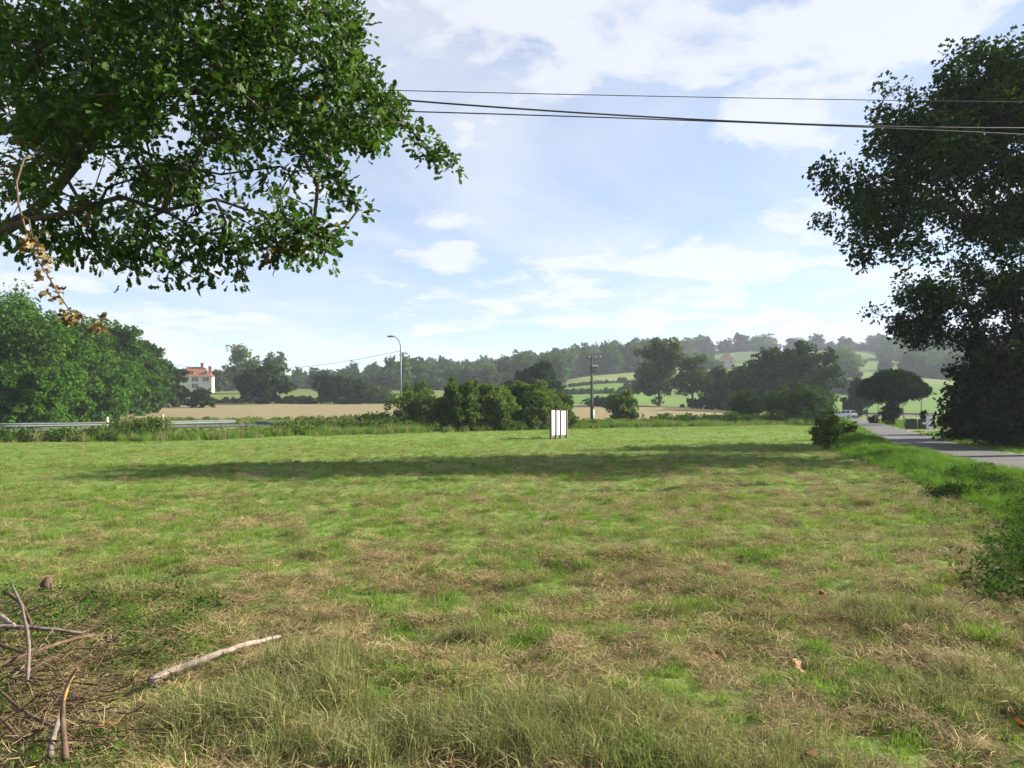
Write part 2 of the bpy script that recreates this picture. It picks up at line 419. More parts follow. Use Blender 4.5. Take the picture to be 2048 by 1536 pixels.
# rough ground elsewhere
t = NT('rough_ground')
n1 = t.noise(0.08, 5, 0.6); n2 = t.noise(3.0, 7, 0.7)
c = t.mix(t.ramp(n1, [(0.35, (0, 0, 0)), (0.65, (1, 1, 1))]), t.ramp(n2, [(0.3, (0.048, 0.084, 0.016)), (0.7, (0.118, 0.170, 0.040))]), t.ramp(n2, [(0.3, (0.075, 0.096, 0.026)), (0.7, (0.150, 0.172, 0.058))]))
M['rough'] = t.done(t.bsdf(c, 0.95, bump=n2, bstr=0.6, spec=0.1, bdist=0.05))
def fieldmat(name, a, b, c2, rows=None):
    t = NT(name)
    n1 = t.noise(0.03, 4, 0.6, stretch=(1, 0.5, 1)); n2 = t.noise(1.3, 7, 0.75)
    c = t.mix(n1, t.ramp(n2, [(0.3, a), (0.7, b)]), c2)
    if rows:
        tcn = t.n('ShaderNodeTexCoord'); mp = t.n('ShaderNodeMapping'); t.l(tcn.outputs['Object'], mp.inputs[0]); mp.inputs['Rotation'].default_value = (0, 0, rows[1])
        wv = t.n('ShaderNodeTexWave', wave_type='BANDS', bands_direction='Y'); t.l(mp.outputs[0], wv.inputs['Vector'])
        wv.inputs['Scale'].default_value = rows[0]; wv.inputs['Distortion'].default_value = 0.6
        c = t.mix(t.math('MULTIPLY', wv.outputs['Fac'], 0.8), c, rows[2])
    return t.done(t.bsdf(c, 0.95, bump=n2, bstr=0.5, spec=0.05, bdist=0.1))
M['wheat'] = fieldmat('ripe_wheat', (0.120, 0.098, 0.055), (0.260, 0.215, 0.120), (0.185, 0.155, 0.085))
M['pasture'] = fieldmat('pasture', (0.060, 0.115, 0.026), (0.105, 0.175, 0.042), (0.09, 0.15, 0.036))
M['hayfield'] = fieldmat('dry_pasture', (0.115, 0.140, 0.045), (0.175, 0.20, 0.068), (0.14, 0.155, 0.055))
M['vines'] = fieldmat('vineyard', (0.068, 0.095, 0.032), (0.110, 0.138, 0.048), (0.098, 0.118, 0.042), (0.12, 0.9, (0.06, 0.10, 0.028)))

# ------------------------------------------------------------------ the ground
def seg(*parts):
    out = []
    for a, b, st in parts:
        out.append(np.arange(a, b, st))
    out.append(np.array([parts[-1][1]]))
    return np.concatenate(out)
xs = seg((-1200, -220, 70), (-220, -44, 8), (-44, -12, 1.2), (-12, 12, 0.17), (12, 15, 0.3), (15, 66, 1.0), (66, 330, 8), (330, 1200, 58))
ys = seg((-120, -2, 8), (-2, 2, 0.4), (2, 14, 0.17), (14, 18, 0.3), (18, 40, 0.7), (40, 130, 1.8), (130, 420, 8), (420, 1200, 26))
GX, GY = np.meshgrid(xs, ys, indexing='ij')
GZ = height(GX, GY)
NV = np.stack([GX, GY, GZ], 2).reshape(-1, 3)
ni, nj = GX.shape
I, J = np.meshgrid(np.arange(ni - 1), np.arange(nj - 1), indexing='ij')
Q = np.stack([I * nj + J, (I + 1) * nj + J, (I + 1) * nj + J + 1, I * nj + J + 1], 2).reshape(-1, 4)
QC = NV[Q].mean(1)
inm = inside(MEADOW, QC[:, 0], QC[:, 1])
def sub_mesh(name, mask, attrs):
    q = Q[mask]; u, inv = np.unique(q, return_inverse=True)
    V = NV[u]
    at = {k: f(V) for k, f in attrs.items()}
    return mesh_np(name, V, inv.reshape(-1, 4), attrs=at, smooth=True)
tag(obj('meadow', sub_mesh('meadow', inm, {'hay': lambda V: hayf(V[:, 0], V[:, 1])}), M['meadow']), 'mown green meadow with drying hay in the foreground', 'meadow', kind='structure')
tag(obj('ground', sub_mesh('ground', ~inm, {}), M['rough']), 'rough grassy ground and hillside around the meadow', 'ground', kind='structure')

def strip(name, left, right, n, off, mat, across=4, skirt=False):
    """sheet between two polylines given as functions of t in 0..1"""
    V = []
    for i in range(n + 1):
        a = np.array(left(i / n)); b = np.array(right(i / n))
        for k in range(across + 1):
            p = a + (b - a) * k / across
            ed_ = skirt and (i in (0, n) or k in (0, across))
            V.append((p[0], p[1], hz(p[0], p[1]) + (-0.08 if ed_ else off)))
    w = across + 1
    Qs = [(i * w + k, i * w + k + 1, (i + 1) * w + k + 1, (i + 1) * w + k) for i in range(n) for k in range(across)]
    return obj(name, mesh_np(name, V, Qs, smooth=True), mat)
def poly_at(pts):
    pts = np.asarray(pts, float); d = np.r_[0, np.cumsum(np.linalg.norm(np.diff(pts, axis=0), axis=1))]; d /= d[-1]
    return lambda t: np.array([np.interp(t, d, pts[:, 0]), np.interp(t, d, pts[:, 1])])
ysl = np.concatenate([np.arange(-60, 20, 4), np.arange(20, 169, 3)])
wob = lambda y, k: (vnoise(np.array([y * 0.45 + k]), np.array([k * 7.0]))[0] - 0.5) * 0.34
laneL = poly_at([(lane_x(y) + wob(y, 3), y) for y in ysl]); laneR = poly_at([(lane_x(y) + 3.15 + wob(y, 9), y) for y in ysl])
tag(strip('lane', laneL, laneR, 150, 0.05, M['asphalt']), 'narrow grey asphalt lane curving away to the right', 'road', kind='structure')
sh0 = poly_at([(lane_x(y) + 3.0, y) for y in ysl]); sh1 = poly_at([(lane_x(y) + 3.75 + wob(y, 21) * 2, y) for y in ysl])
tag(strip('lane_shoulder', sh0, sh1, 150, 0.03, M['grit'], 2), 'gritty pale shoulder along the far side of the lane', 'shoulder', kind='structure')
tag(strip('gate_driveway', poly_at([(lane_x(64) + 3.3, 63.5), (36.6, 66.2)]), poly_at([(lane_x(67) + 3.3, 66.8), (36.6, 68.6)]), 8, 0.036, M['grit']), 'short gritty driveway between the lane and the gate', 'driveway', kind='structure')
tag(strip('far_main_road', poly_at([(30, 171), (62, 169.5), (160, 171)]), poly_at([(30, 178), (62, 176.5), (160, 178)]), 40, 0.06, M['asphalt']), 'main road crossing behind the white car', 'road', kind='structure')
tag(strip('left_main_road', poly_at([(-110, 60), (-37, 61.5), (-27, 82), (-24, 110)]), poly_at([(-110, 68), (-42, 68.5), (-33, 84), (-30, 111)]), 40, 0.06, M['asphalt']), 'main road hidden behind the guard rail on the left', 'road', kind='structure')
def sheet(name, c, off, mat, nx=40, ny=24):
    (ax, ay), (bx_, by_), (cx, cy_), (dx_, dy_) = c
    return strip(name, lambda t: (ax + (dx_ - ax) * t, ay + (dy_ - ay) * t), lambda t: (bx_ + (cx - bx_) * t, by_ + (cy_ - by_) * t), ny, off, mat, nx, True)
tag(sheet('wheat_field', [(-70, 104), (X(1560, 112), 112), (X(1545, 186), 186), (X(-100, 205), 205)], 0.35, M['wheat']), 'strip of ripe tan wheat field behind the hedgerows', 'wheat field', kind='structure')
tag(sheet('pasture', [(X(1110, 208), 208), (X(1470, 200), 200), (X(1440, 300), 300), (X(1120, 262), 262)], 0.35, M['pasture']), 'lower bright green pasture on the slope behind the utility pole', 'pasture', kind='structure')
tag(sheet('upper_pasture', [(X(1120, 268), 268), (X(1440, 306), 306), (X(1430, 362), 362), (X(1120, 318), 318)], 0.35, M['pasture']), 'upper bright green pasture on the slope below the dry grass', 'pasture', kind='structure')
tag(sheet('dry_pasture', [(X(1100, 325), 325), (X(1440, 368), 368), (X(1430, 470), 470), (X(1090, 405), 405)], 0.35, M['hayfield']), 'pale dry grass field just under the wooded ridge', 'field', kind='structure')
tag(sheet('roadside_pasture', [(X(1640, 192), 192), (X(2000, 190), 190), (X(1990, 330), 330), (X(1650, 330), 330)], 0.35, M['pasture']), 'bright green pasture behind the umbrella pine', 'pasture', kind='structure')
tag(sheet('vineyard', [(X(1625, 420), 420), (X(1800, 420), 420), (X(1790, 625), 625), (X(1640, 625), 625)], 0.8, M['vines'], 30, 30), 'hazy vineyard slope to the right of the dense dark tree', 'vineyard', kind='structure')
tag(sheet('hill_vineyard', [(X(1385, 500), 500), (X(1540, 500), 500), (X(1540, 625), 625), (X(1370, 600), 600)], 0.8, M['vines'], 30, 30), 'small hazy vineyard on the ridge above the brown roofed house', 'vineyard', kind='structure')

# ------------------------------------------------------------------ vegetation builders
def unit(v): return v / (np.linalg.norm(v, axis=-1, keepdims=True) + 1e-9)
def rdir(n): return unit(rng.normal(size=(n, 3)))
def leaves_mesh(name, Pn, T, N, L, W, tint, style='diamond'):
    T = unit(T); B = unit(np.cross(N, T)); N = np.cross(T, B)
    L = np.asarray(L)[:, None]; W = np.asarray(W)[:, None]
    n = len(Pn)
    if style == 'diamond':
        V = np.stack([Pn, Pn + T * L * 0.5 + B * W * 0.5 + N * L * 0.07, Pn + T * L, Pn + T * L * 0.5 - B * W * 0.5 + N * L * 0.07], 1)
        Qd = np.arange(n * 4).reshape(-1, 4); Tr = None; per = 4
    else:  # a spray of three leaves
        parts = []
        for ang, ll in ((-0.8, 0.8), (0, 1.0), (0.8, 0.8)):
            t2 = T * math.cos(ang) + B * math.sin(ang); b2 = -T * math.sin(ang) + B * math.cos(ang)
            parts.append(np.stack([Pn, Pn + t2 * L * ll * 0.55 + b2 * W * 0.28 + N * L * 0.05, Pn + t2 * L * ll, Pn + t2 * L * ll * 0.55 - b2 * W * 0.28 + N * L * 0.05], 1))
        V = np.concatenate(parts, 1); per = 12
        Qd = np.arange(n * 12).reshape(-1, 4)
    return mesh_np(name, V.reshape(-1, 3), Qd, attrs={'tint': np.repeat(tint, per)})
def foliage(C, rc, per, ll, ctr, flat=0.75, droop=0.15, style='spray', aspect=0.75, upb=0.6):
    """leaf arrays around cluster centres C (k,3)"""
    k = len(C)
    per = int(per); n = k * per
    rcv = np.repeat(rc * (0.65 + 0.7 * rng.random(k)), per)
    d = rdir(n); off = d * (rng.random(n) ** 0.45)[:, None] * rcv[:, None]; off[:, 2] *= flat
    Pn = np.repeat(C, per, 0) + off
    outw = unit(Pn - ctr)
    T = d * 0.6 + outw * 0.4 + rng.normal(size=(n, 3)) * 0.5; T[:, 2] -= droop
    N = rng.normal(size=(n, 3)) * 0.55 + outw * 0.45; N[:, 2] += upb
    L = ll * (0.65 + 0.7 * rng.random(n))
    ct = np.repeat(rng.random(k), per)
    tint = np.clip(0.25 * ct + 0.75 * rng.random(n), 0, 1)
    return Pn, T, N, L, L * aspect, tint
def skeleton(trunk, C, r_base, alpha=0.3, sub=1.0, twig=0.012, gam=0.42):
    """attach cluster centres to a growing branch tree; returns edges"""
    pts = [np.array(p, float) for p in trunk]; par = [-1] + list(range(len(trunk) - 1))
    plen = [0.0]
    for i in range(1, len(pts)): plen.append(plen[-1] + np.linalg.norm(pts[i] - pts[i - 1]))
    order = np.argsort(np.linalg.norm(C - pts[len(trunk) * 2 // 3], axis=1))
    cap = len(pts) + 3 * len(C) + 8
    PA = np.zeros((cap, 3)); PL = np.zeros(cap); PA[:len(pts)] = pts; PL[:len(pts)] = plen; n = len(pts)
    first = max(1, int(len(trunk) * 0.45))
    for ci in order:
        c = C[ci]
        d = np.linalg.norm(PA[first:n] - c, axis=1)
        j = first + int(np.argmin(d + alpha * PL[first:n] * 0.25))
        p = PA[j]; L = np.linalg.norm(c - p)
        prev = j
        if L > 0.7 * sub:
            m = (p + c) / 2 + rng.normal(size=3) * L * 0.07 + np.array([0, 0, L * 0.06])
            PA[n] = m; PL[n] = PL[prev] + L / 2; par.append(prev); prev = n; n += 1
        PA[n] = c; PL[n] = PL[j] + L; par.append(prev); n += 1
    cnt = np.ones(n)
    for i in range(n - 1, 0, -1):
        if par[i] >= 0: cnt[par[i]] += cnt[i]
    r = twig * cnt ** gam
    r *= np.where(cnt > 0.02 * cnt[0], 1, 1)
    s = r_base / r[0]
    r = twig + (r - twig) * (r_base - twig) / (r[0] - twig + 1e-9)
    e = np.arange(1, n); pe = np.array(par[1:n])
    return PA[pe], np.minimum(r[pe], r[e] * 1.6), PA[e], r[e]
def lobes_clusters(lobes, n, outer=0.42):
    w = np.array([l[3] * l[4] * l[5] for l in lobes]) ** 0.75; w /= w.sum()
    pick = rng.choice(len(lobes), n, p=w)
    La = np.array(lobes)[pick]
    d = rdir(n)
    rr = rng.random(n) ** outer * (0.80 + 0.34 * rng.random(n))
    return La[:, :3] + d * La[:, 3:6] * rr[:, None]
def tree(name, label, cat, base, trunk, lobes, ncl, rc, ll, mat, cover=4.5, bark='bark', r_base=None, group=None, droop=0.15, flat=0.75, style='spray', maxleaf=26000, bare=0, outer=0.42, crown_name='crown'):
    """base: world position; trunk and lobes in local coordinates"""
    root = empty(name, base, label, cat, group)
    C = lobes_clusters(lobes, ncl, outer)
    C[:, 2] = np.maximum(C[:, 2], rc * 0.35)
    lob = np.array(lobes)
    area = sum(math.pi * l[3] * l[5] for l in lobes) * 0.75
    la = 0.36 * ll * ll if style == 'spray' else 0.3 * ll * ll
    n = min(maxleaf, cover * area / la)
    per = max(4, int(n / ncl))
    ctr = lob[:, :3].mean(0)
    a = foliage(C, rc, per, ll, ctr, flat, droop)
    hgt = float(lob[:, 2].max() + lob[:, 5].max())
    rb = r_base or hgt * 0.022
    p0, r0, p1, r1 = skeleton(trunk, C[:: max(1, ncl // 160)], rb, sub=hgt / 12, twig=max(0.008, hgt * 0.0012))
    V, Qt = tubes_arrays(p0, r0, p1, r1, 6)
    obj('trunk', mesh_np('trunk', V, Qt, smooth=True), M[bark], root)
    obj(crown_name, leaves_mesh('crown', *a, style=style), M[mat], root)
    return root
def trunk_line(h, lean=(0, 0), n=5, wob=0.03):
    return [(lean[0] * (i / n) ** 1.3 + h * wob * (rng.random() - 0.5) * (i > 0), lean[1] * (i / n) ** 1.3 + h * wob * (rng.random() - 0.5) * (i > 0), -0.15 + (h + 0.15) * i / n) for i in range(n + 1)]
def round_lobes(w, hb, ht, k=5, dep=None, top=1.0):
    """lobes of a rounded crown w wide between heights hb and ht"""
    dep = dep or w * 0.85
    H = ht - hb
    ox, oz = w * 0.10 * (rng.random() - 0.5), H * 0.06 * rng.random()
    L = [(ox, 0, hb + H * 0.46 - oz, w * 0.38, dep * 0.40, H * 0.45)]
    for i in range(k):
        a = 2 * math.pi * (i + 0.4 * rng.random()) / k
        zz = hb + H * (0.22 + 0.52 * rng.random())
        rr = 0.17 + 0.17 * rng.random()
        L.append((math.cos(a) * w * 0.27, math.sin(a) * dep * 0.27, zz, w * rr, dep * rr, H * (0.2 + 0.1 * rng.random())))
    for i in range(max(2, k // 2)):
        a = 6.28 * rng.random()
        L.append((math.cos(a) * w * 0.17, math.sin(a) * dep * 0.17, hb + H * 0.76 * top, w * 0.2, dep * 0.2, H * 0.24))
    return L
def px_tree(name, label, cat, px, Y, wpx, ytop, mat, bare=0.15, k=5, cover=4.5, group=None, ncl=None, lobes=None, lls=1.0, bark='bark', lean=(0, 0), rcf=0.10, droop=0.15, ybase=None, maxleaf=20000, dep=None, outer=0.42):
    """a tree or shrub placed by bearing and distance; its width and top read off the photograph"""
    x = X(px, Y); z = hz(x, Y)
    h = Z(ytop, Y) - z; w = wpx / 1600 * Y
    lb = lobes(w * 1.1, h) if lobes else round_lobes(w * 1.2, h * bare, h * 1.06, k, dep)
    ll = max(0.16, Y * 0.0034) * lls
    ncl = ncl or int(60 + 14 * k)
    rc = max(w, h) * rcf
    return tree(name, label, cat, (x, Y, z), trunk_line(h * 0.72, lean), lb, ncl, rc, ll, mat, cover, bark, r_base=max(0.06, h * 0.02), group=group, droop=droop, maxleaf=maxleaf, outer=outer)

# ------------------------------------------------------------------ the great oak on the right and its neighbours
def build_right_trees():
    b = np.array([21.3, 29.5, 0.0]); b[2] = hz(b[0], b[1])
    loc = lambda x, y, z, a, c, d: (x - b[0], y - b[1], z - b[2], a, c, d)
    L = [loc(21.5, 29.8, 10.6, 6.2, 5.6, 4.4), loc(17.0, 29.0, 11.9, 3.7, 4.2, 3.0), loc(14.2, 28.3, 9.9, 3.1, 3.6, 2.4), loc(13.2, 27.9, 7.7, 2.0, 2.6, 1.4),
         loc(16.6, 29.0, 12.7, 2.3, 3.0, 1.7), loc(19.0, 29.2, 13.6, 2.6, 3.2, 1.7), loc(21.8, 29.5, 14.1, 3.6, 3.2, 1.7), loc(26, 31, 11, 5, 5, 4), loc(18.0, 28.0, 8.4, 3.2, 3.2, 1.5), loc(12.4, 28.2, 9.2, 1.7, 2.2, 1.6), loc(15.0, 28.8, 11.6, 2.1, 2.6, 1.9)]
    trunk = [(0.2, 0.1, -0.2), (0.15, 0.1, 1.6), (0.0, 0.1, 3.4), (-0.1, 0.0, 5.0), (-0.8, -0.1, 6.6), (-1.6, -0.2, 8.2), (-2.0, -0.2, 10.0), (-1.6, 0, 12.0)]
    root = empty('oak_tree', tuple(b), 'tall dark oak overhanging the lane on the right', 'tree')
    C = lobes_clusters(L, 660, 0.48)
    ctr = np.array(L)[:, :3].mean(0)
    a = foliage(C, 0.66, 130, 0.125, ctr, 0.8, 0.1, aspect=0.95)
    limbs = trunk + [(-2.6, -0.3, 7.4), (-4.6, -0.8, 8.4), (-6.2, -1.1, 9.0), (-7.6, -1.3, 9.2)]
    p0, r0, p1, r1 = skeleton(trunk, np.vstack([[(-2.6, -0.3, 7.4), (-4.6, -0.8, 8.5), (-6.2, -1.1, 9.0), (-7.6, -1.3, 9.3), (-3.0, -.2, 10.6), (-3.6, -.2, 12.2)], C[::2]]), 0.42, sub=0.8, twig=0.014, gam=0.5)
    V, Qt = tubes_arrays(p0, r0, p1, r1, 7)
    obj('trunk', mesh_np('trunk', V, Qt, smooth=True), M['bark'], root)
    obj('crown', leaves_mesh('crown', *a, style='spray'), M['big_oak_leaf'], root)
    # lower tree beside it, branches hanging over the lane
    b = np.array([25.3, 39.0, 0.0]); b[2] = hz(b[0], b[1])
    L = [loc(25.5, 39, 5.2, 4.6, 4.2, 3.6), loc(21.4, 38.2, 6.3, 3.0, 3.0, 2.1), loc(19.0, 37.4, 6.4, 2.0, 2.2, 1.4), loc(18.4, 37.2, 5.2, 1.2, 1.8, 0.9), loc(24.0, 37.8, 8.0, 3.2, 3, 2.0), loc(22.6, 37.2, 3.6, 1.9, 2.4, 1.9), loc(22.3, 36.8, 1.8, 1.6, 2.2, 1.7), loc(27, 37, 3, 4, 3, 3), loc(28.5, 40, 6.5, 4, 4, 3.5)]
    tree('spreading_tree', 'dark spreading tree below the tall oak, branches over the lane', 'tree', tuple(b), [(0, 0, -0.2), (0, 0, 1), (-0.2, -0.1, 2.4), (-0.5, -0.2, 4), (-0.9, -0.3, 5.6), (-1, -0.2, 7.4)], L, 400, 0.62, 0.17, 'dark_leaf', 5.5, r_base=0.26, maxleaf=36000)
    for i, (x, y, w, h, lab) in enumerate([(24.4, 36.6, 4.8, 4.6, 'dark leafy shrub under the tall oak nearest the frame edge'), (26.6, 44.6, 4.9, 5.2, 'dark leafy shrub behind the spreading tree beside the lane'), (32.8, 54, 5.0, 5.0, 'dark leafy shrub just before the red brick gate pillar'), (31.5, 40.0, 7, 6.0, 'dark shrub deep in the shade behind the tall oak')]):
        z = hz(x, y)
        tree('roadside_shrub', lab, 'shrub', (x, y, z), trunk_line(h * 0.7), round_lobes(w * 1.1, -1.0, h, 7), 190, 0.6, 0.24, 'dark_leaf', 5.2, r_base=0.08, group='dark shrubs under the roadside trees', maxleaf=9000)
build_right_trees()

# ------------------------------------------------------------------ left wood
LEFT = [(-20, 82, 190, 574, 'fresh_leaf', 'tallest bright green acacia at the far left edge'), (78, 80, 150, 592, 'fresh_leaf', 'bright green acacia second from the left edge'),
        (165, 100, 160, 632, 'fresh_leaf', 'broad acacia behind the hanging dead leaves'), (232, 120, 130, 655, 'fresh_leaf', 'acacia with a pointed top in the left wood'),
        (285, 138, 110, 690, 'fresh_leaf', 'low acacia at the right end of the left wood'), (100, 98, 190, 625, 'mid_leaf', 'darker tree behind the front acacias on the left'), (-110, 80, 200, 560, 'fresh_leaf', 'acacia just beyond the left edge of view'),
        (205, 108, 120, 668, 'fresh_leaf', 'bushy acacia low in the middle of the left wood'), (262, 128, 110, 690, 'mid_leaf', 'dark acacia beside the low one at the right end of the left wood'), (120, 92, 110, 755, 'fresh_leaf', 'short bushy acacia at the foot of the left wood'), (35, 74, 150, 735, 'fresh_leaf', 'short bushy acacia above the guard rail at the left')]
for px, Y, w, yt, mt, lab in LEFT:
    px_tree('acacia_tree', lab, 'tree', px, Y, w, yt, mt, bare=-0.08, k=9, cover=5.5, group='acacias of the left wood', lls=1.0, ncl=210, rcf=0.075, droop=0.25, maxleaf=15000)

MID = [
 # name, label, px, Y, width px, y top, material, bare, k
 ('dark_shrub', 'dark round shrub in front of the red roofed house', 334, 172, 76, 738, 'dark_leaf', 0.0, 6),
 ('dark_shrub', 'dark low shrub at the foot of the red roofed house', 400, 168, 44, 778, 'dark_leaf', 0.0, 5),
 ('far_tree', 'hazy bluish tree just right of the red roofed house', 438, 330, 40, 742, 'far_leaf', 0.05, 5),
 ('far_tree', 'second hazy tree right of the red roofed house', 458, 345, 52, 752, 'far_leaf', 0.0, 5),
 ('tall_tree', 'tall pale feathery tree behind the dark round shrub', 486, 285, 62, 696, 'pale_leaf', 0.12, 6),
 ('tall_tree', 'second pale feathery tree beside the tall one', 538, 290, 66, 710, 'pale_leaf', 0.05, 6),
 ('dark_shrub', 'large dark round shrub at the edge of the wheat field', 523, 196, 104, 736, 'dark_leaf', 0.0, 8),
 ('low_shrub', 'small flat dark shrub between the two round shrubs', 613, 205, 34, 796, 'dark_leaf', 0.0, 4),
 ('dark_shrub', 'dark twin domed shrub left part beyond the wheat', 668, 200, 66, 752, 'dark_leaf', 0.0, 6),
 ('dark_shrub', 'dark twin domed shrub right part beyond the wheat', 708, 203, 60, 762, 'dark_leaf', 0.0, 6),
 ('low_shrub', 'low grey green shrub left of the street lamp', 760, 215, 66, 776, 'far_leaf', 0.0, 5),
 ('young_tree', 'light airy young tree standing beside the street lamp', 832, 76, 62, 766, 'olive_leaf', 0.1, 7),
 ('bush', 'tall bush at the left end of the central thicket', 922, 64, 76, 760, 'olive_leaf', 0.0, 8),
 ('bush', 'bush in the middle of the central thicket', 988, 66, 84, 770, 'olive_leaf', 0.0, 8),
 ('bush', 'bush directly behind the white noticeboard', 1058, 69.5, 88, 766, 'olive_leaf', 0.0, 8),
 ('bush', 'drooping bush at the right end of the central thicket', 1116, 74, 66, 790, 'olive_leaf', 0.0, 6),
 ('bush', 'bush filling the gap in the left of the central thicket', 952, 66, 74, 776, 'olive_leaf', 0.0, 7),
 ('bush', 'bush filling the gap left of the white noticeboard', 1022, 69, 80, 772, 'mid_leaf', 0.0, 7),
 ('bush', 'low bush at the foot of the central thicket', 900, 63.5, 62, 806, 'mid_leaf', 0.0, 6),
 ('round_tree', 'dark round tree rising behind the central thicket', 1080, 150, 94, 730, 'dark_leaf', 0.1, 8),
 ('bush', 'lone bush to the right of the utility pole', 1243, 88, 56, 786, 'olive_leaf', 0.1, 7),
 ('low_shrub', 'dark low hedge bush behind the lone bush', 1205, 182, 58, 797, 'dark_leaf', 0.0, 5),
 ('round_shrub', 'small dark round shrub on the green slope', 1262, 290, 38, 766, 'dark_leaf', 0.0, 5),
 ('round_shrub', 'tiny round tree alone on the dry grass slope', 1246, 345, 12, 759, 'far_leaf', 0.1, 4),
 ('airy_tree', 'tall airy tree with loose crown behind the wheat', 1318, 182, 86, 684, 'pale_leaf', 0.14, 9),
 ('slim_tree', 'slim dark tree with a leaning trunk beside the airy tree', 1385, 178, 60, 714, 'mid_leaf', 0.22, 6),
 ('slim_tree', 'dark tree between the slim tree and the dense tree', 1448, 180, 72, 736, 'mid_leaf', 0.12, 6),
 ('dense_tree', 'left half of the dense dark tree group', 1540, 160, 104, 700, 'dark_leaf', 0.02, 9),
 ('dense_tree', 'right half of the dense dark tree group', 1618, 158, 108, 694, 'dark_leaf', 0.02, 9),
 ('dense_tree', 'lower dark tree at the left of the dense group', 1495, 170, 60, 738, 'dark_leaf', 0.02, 6),
 ('willow_bush', 'broad grey green willow bush before the dense trees', 1598, 98, 118, 777, 'mid_leaf', 0.0, 9),
 ('bush', 'upright grey green bush left of the willow bush', 1492, 98, 46, 785, 'mid_leaf', 0.0, 6),
 ('rounded_tree', 'dark tree left of and behind the umbrella pine', 1716, 150, 50, 762, 'dark_leaf', 0.03, 6),
 ('hazy_tree', 'pale hazy tree on the slope right of the dense trees', 1690, 380, 62, 702, 'pale_leaf', 0.05, 6),
 ('hazy_tree', 'lower hazy tree in front of the vineyard', 1697, 350, 40, 738, 'far_leaf', 0.05, 5),
 ('hazy_tree', 'broad pale tree on the slope left of the dense trees', 1415, 420, 50, 712, 'pale_leaf', 0.05, 5),
 ('columnar_tree', 'narrow columnar poplar behind the street lamp', 809, 330, 21, 713, 'pale_leaf', 0.0, 5),
 ('columnar_tree', 'shorter columnar poplar right of the street lamp', 893, 350, 18, 735, 'pale_leaf', 0.0, 4),
]
for nm, lab, px, Y, w, yt, mt, bare, k in MID:
    col = nm == 'columnar_tree'
    airy = nm in ('airy_tree', 'young_tree', 'tall_tree', 'slim_tree')
    lf = (lambda w_, h_: [(0, 0, h_ * (0.12 + 0.17 * i), w_ * 0.46 * (1 - 0.1 * abs(i - 2)), w_ * 0.46, h_ * 0.16) for i in range(6)]) if col else None
    px_tree(nm, lab, 'shrub' if 'shrub' in nm or 'bush' in nm else 'tree', px, Y, w * 1.06, yt, mt, bare=bare, k=k, cover=2.9 if airy else 5.0, lobes=lf,
            ncl=(90 + 16 * k) if Y < 130 else (70 + 8 * k), rcf=0.085, maxleaf=9000, lls=1.0 if Y > 130 else 0.9, outer=0.5)
# bush at the verge
px_tree('verge_bush', 'dark bush at the meadow corner beside the lane verge', 'shrub', 1652, 33.5, 54, 831, 'olive_leaf', bare=0, k=7, cover=3.2, ncl=110, rcf=0.1, maxleaf=8000, lls=0.8)
px_tree('verge_bush', 'yellow green weeds and bush behind the dark verge bush', 'shrub', 1672, 44, 60, 836, 'olive_leaf', bare=0, k=6, cover=4, ncl=120, rcf=0.1, maxleaf=7000, lls=0.8)

# umbrella pine
def pine():
    Y = 90; x = X(1786, Y); z = hz(x, Y)
    s = Y / 1600
    n = 820; q_ = rng.random(n) ** 0.5; a_ = rng.random(n) * 6.283
    zt = 108 - 38 * q_ ** 2.2; zb = 26 + 34 * q_
    zz = zb + (zt - zb) * rng.random(n) ** 0.5
    C = np.stack([np.cos(a_) * q_ * 61 * s, np.sin(a_) * q_ * 62 * s, zz * s], 1)
    root = empty('umbrella_pine', (x, Y, z), 'dark umbrella pine with flat domed crown beside the lane', 'tree')
    fo = foliage(C, 0.42, 44, 0.26, np.array([0, 0, 2.5]), 0.7, -0.1, aspect=0.5)
    p0, r0, p1, r1 = skeleton([(0, 0, -0.2), (-0.05, 0, 0.9), (-0.1, 0, 1.7), (-0.15, 0, 2.6), (-0.1, 0, 3.4)], C[::3], 0.34, sub=0.6, twig=0.012)
    V, Qt = tubes_arrays(p0, r0, p1, r1, 7)
    obj('trunk', mesh_np('trunk', V, Qt, smooth=True), M['bark'], root)
    obj('crown', leaves_mesh('crown', *fo, style='spray'), M['pine_leaf'], root)
    px_tree('ivy_bush', 'dark ivy bush around the foot of the umbrella pine', 'shrub', 1781, 88.5, 32, 808, 'dark_leaf', bare=0, k=5, cover=5, ncl=110, maxleaf=5000)
    px_tree('ivy_bush', 'small reddish dark bush left of the umbrella pine', 'shrub', 1747, 100, 18, 832, 'dark_leaf', bare=0, k=4, cover=5, ncl=60, maxleaf=2500)
pine()

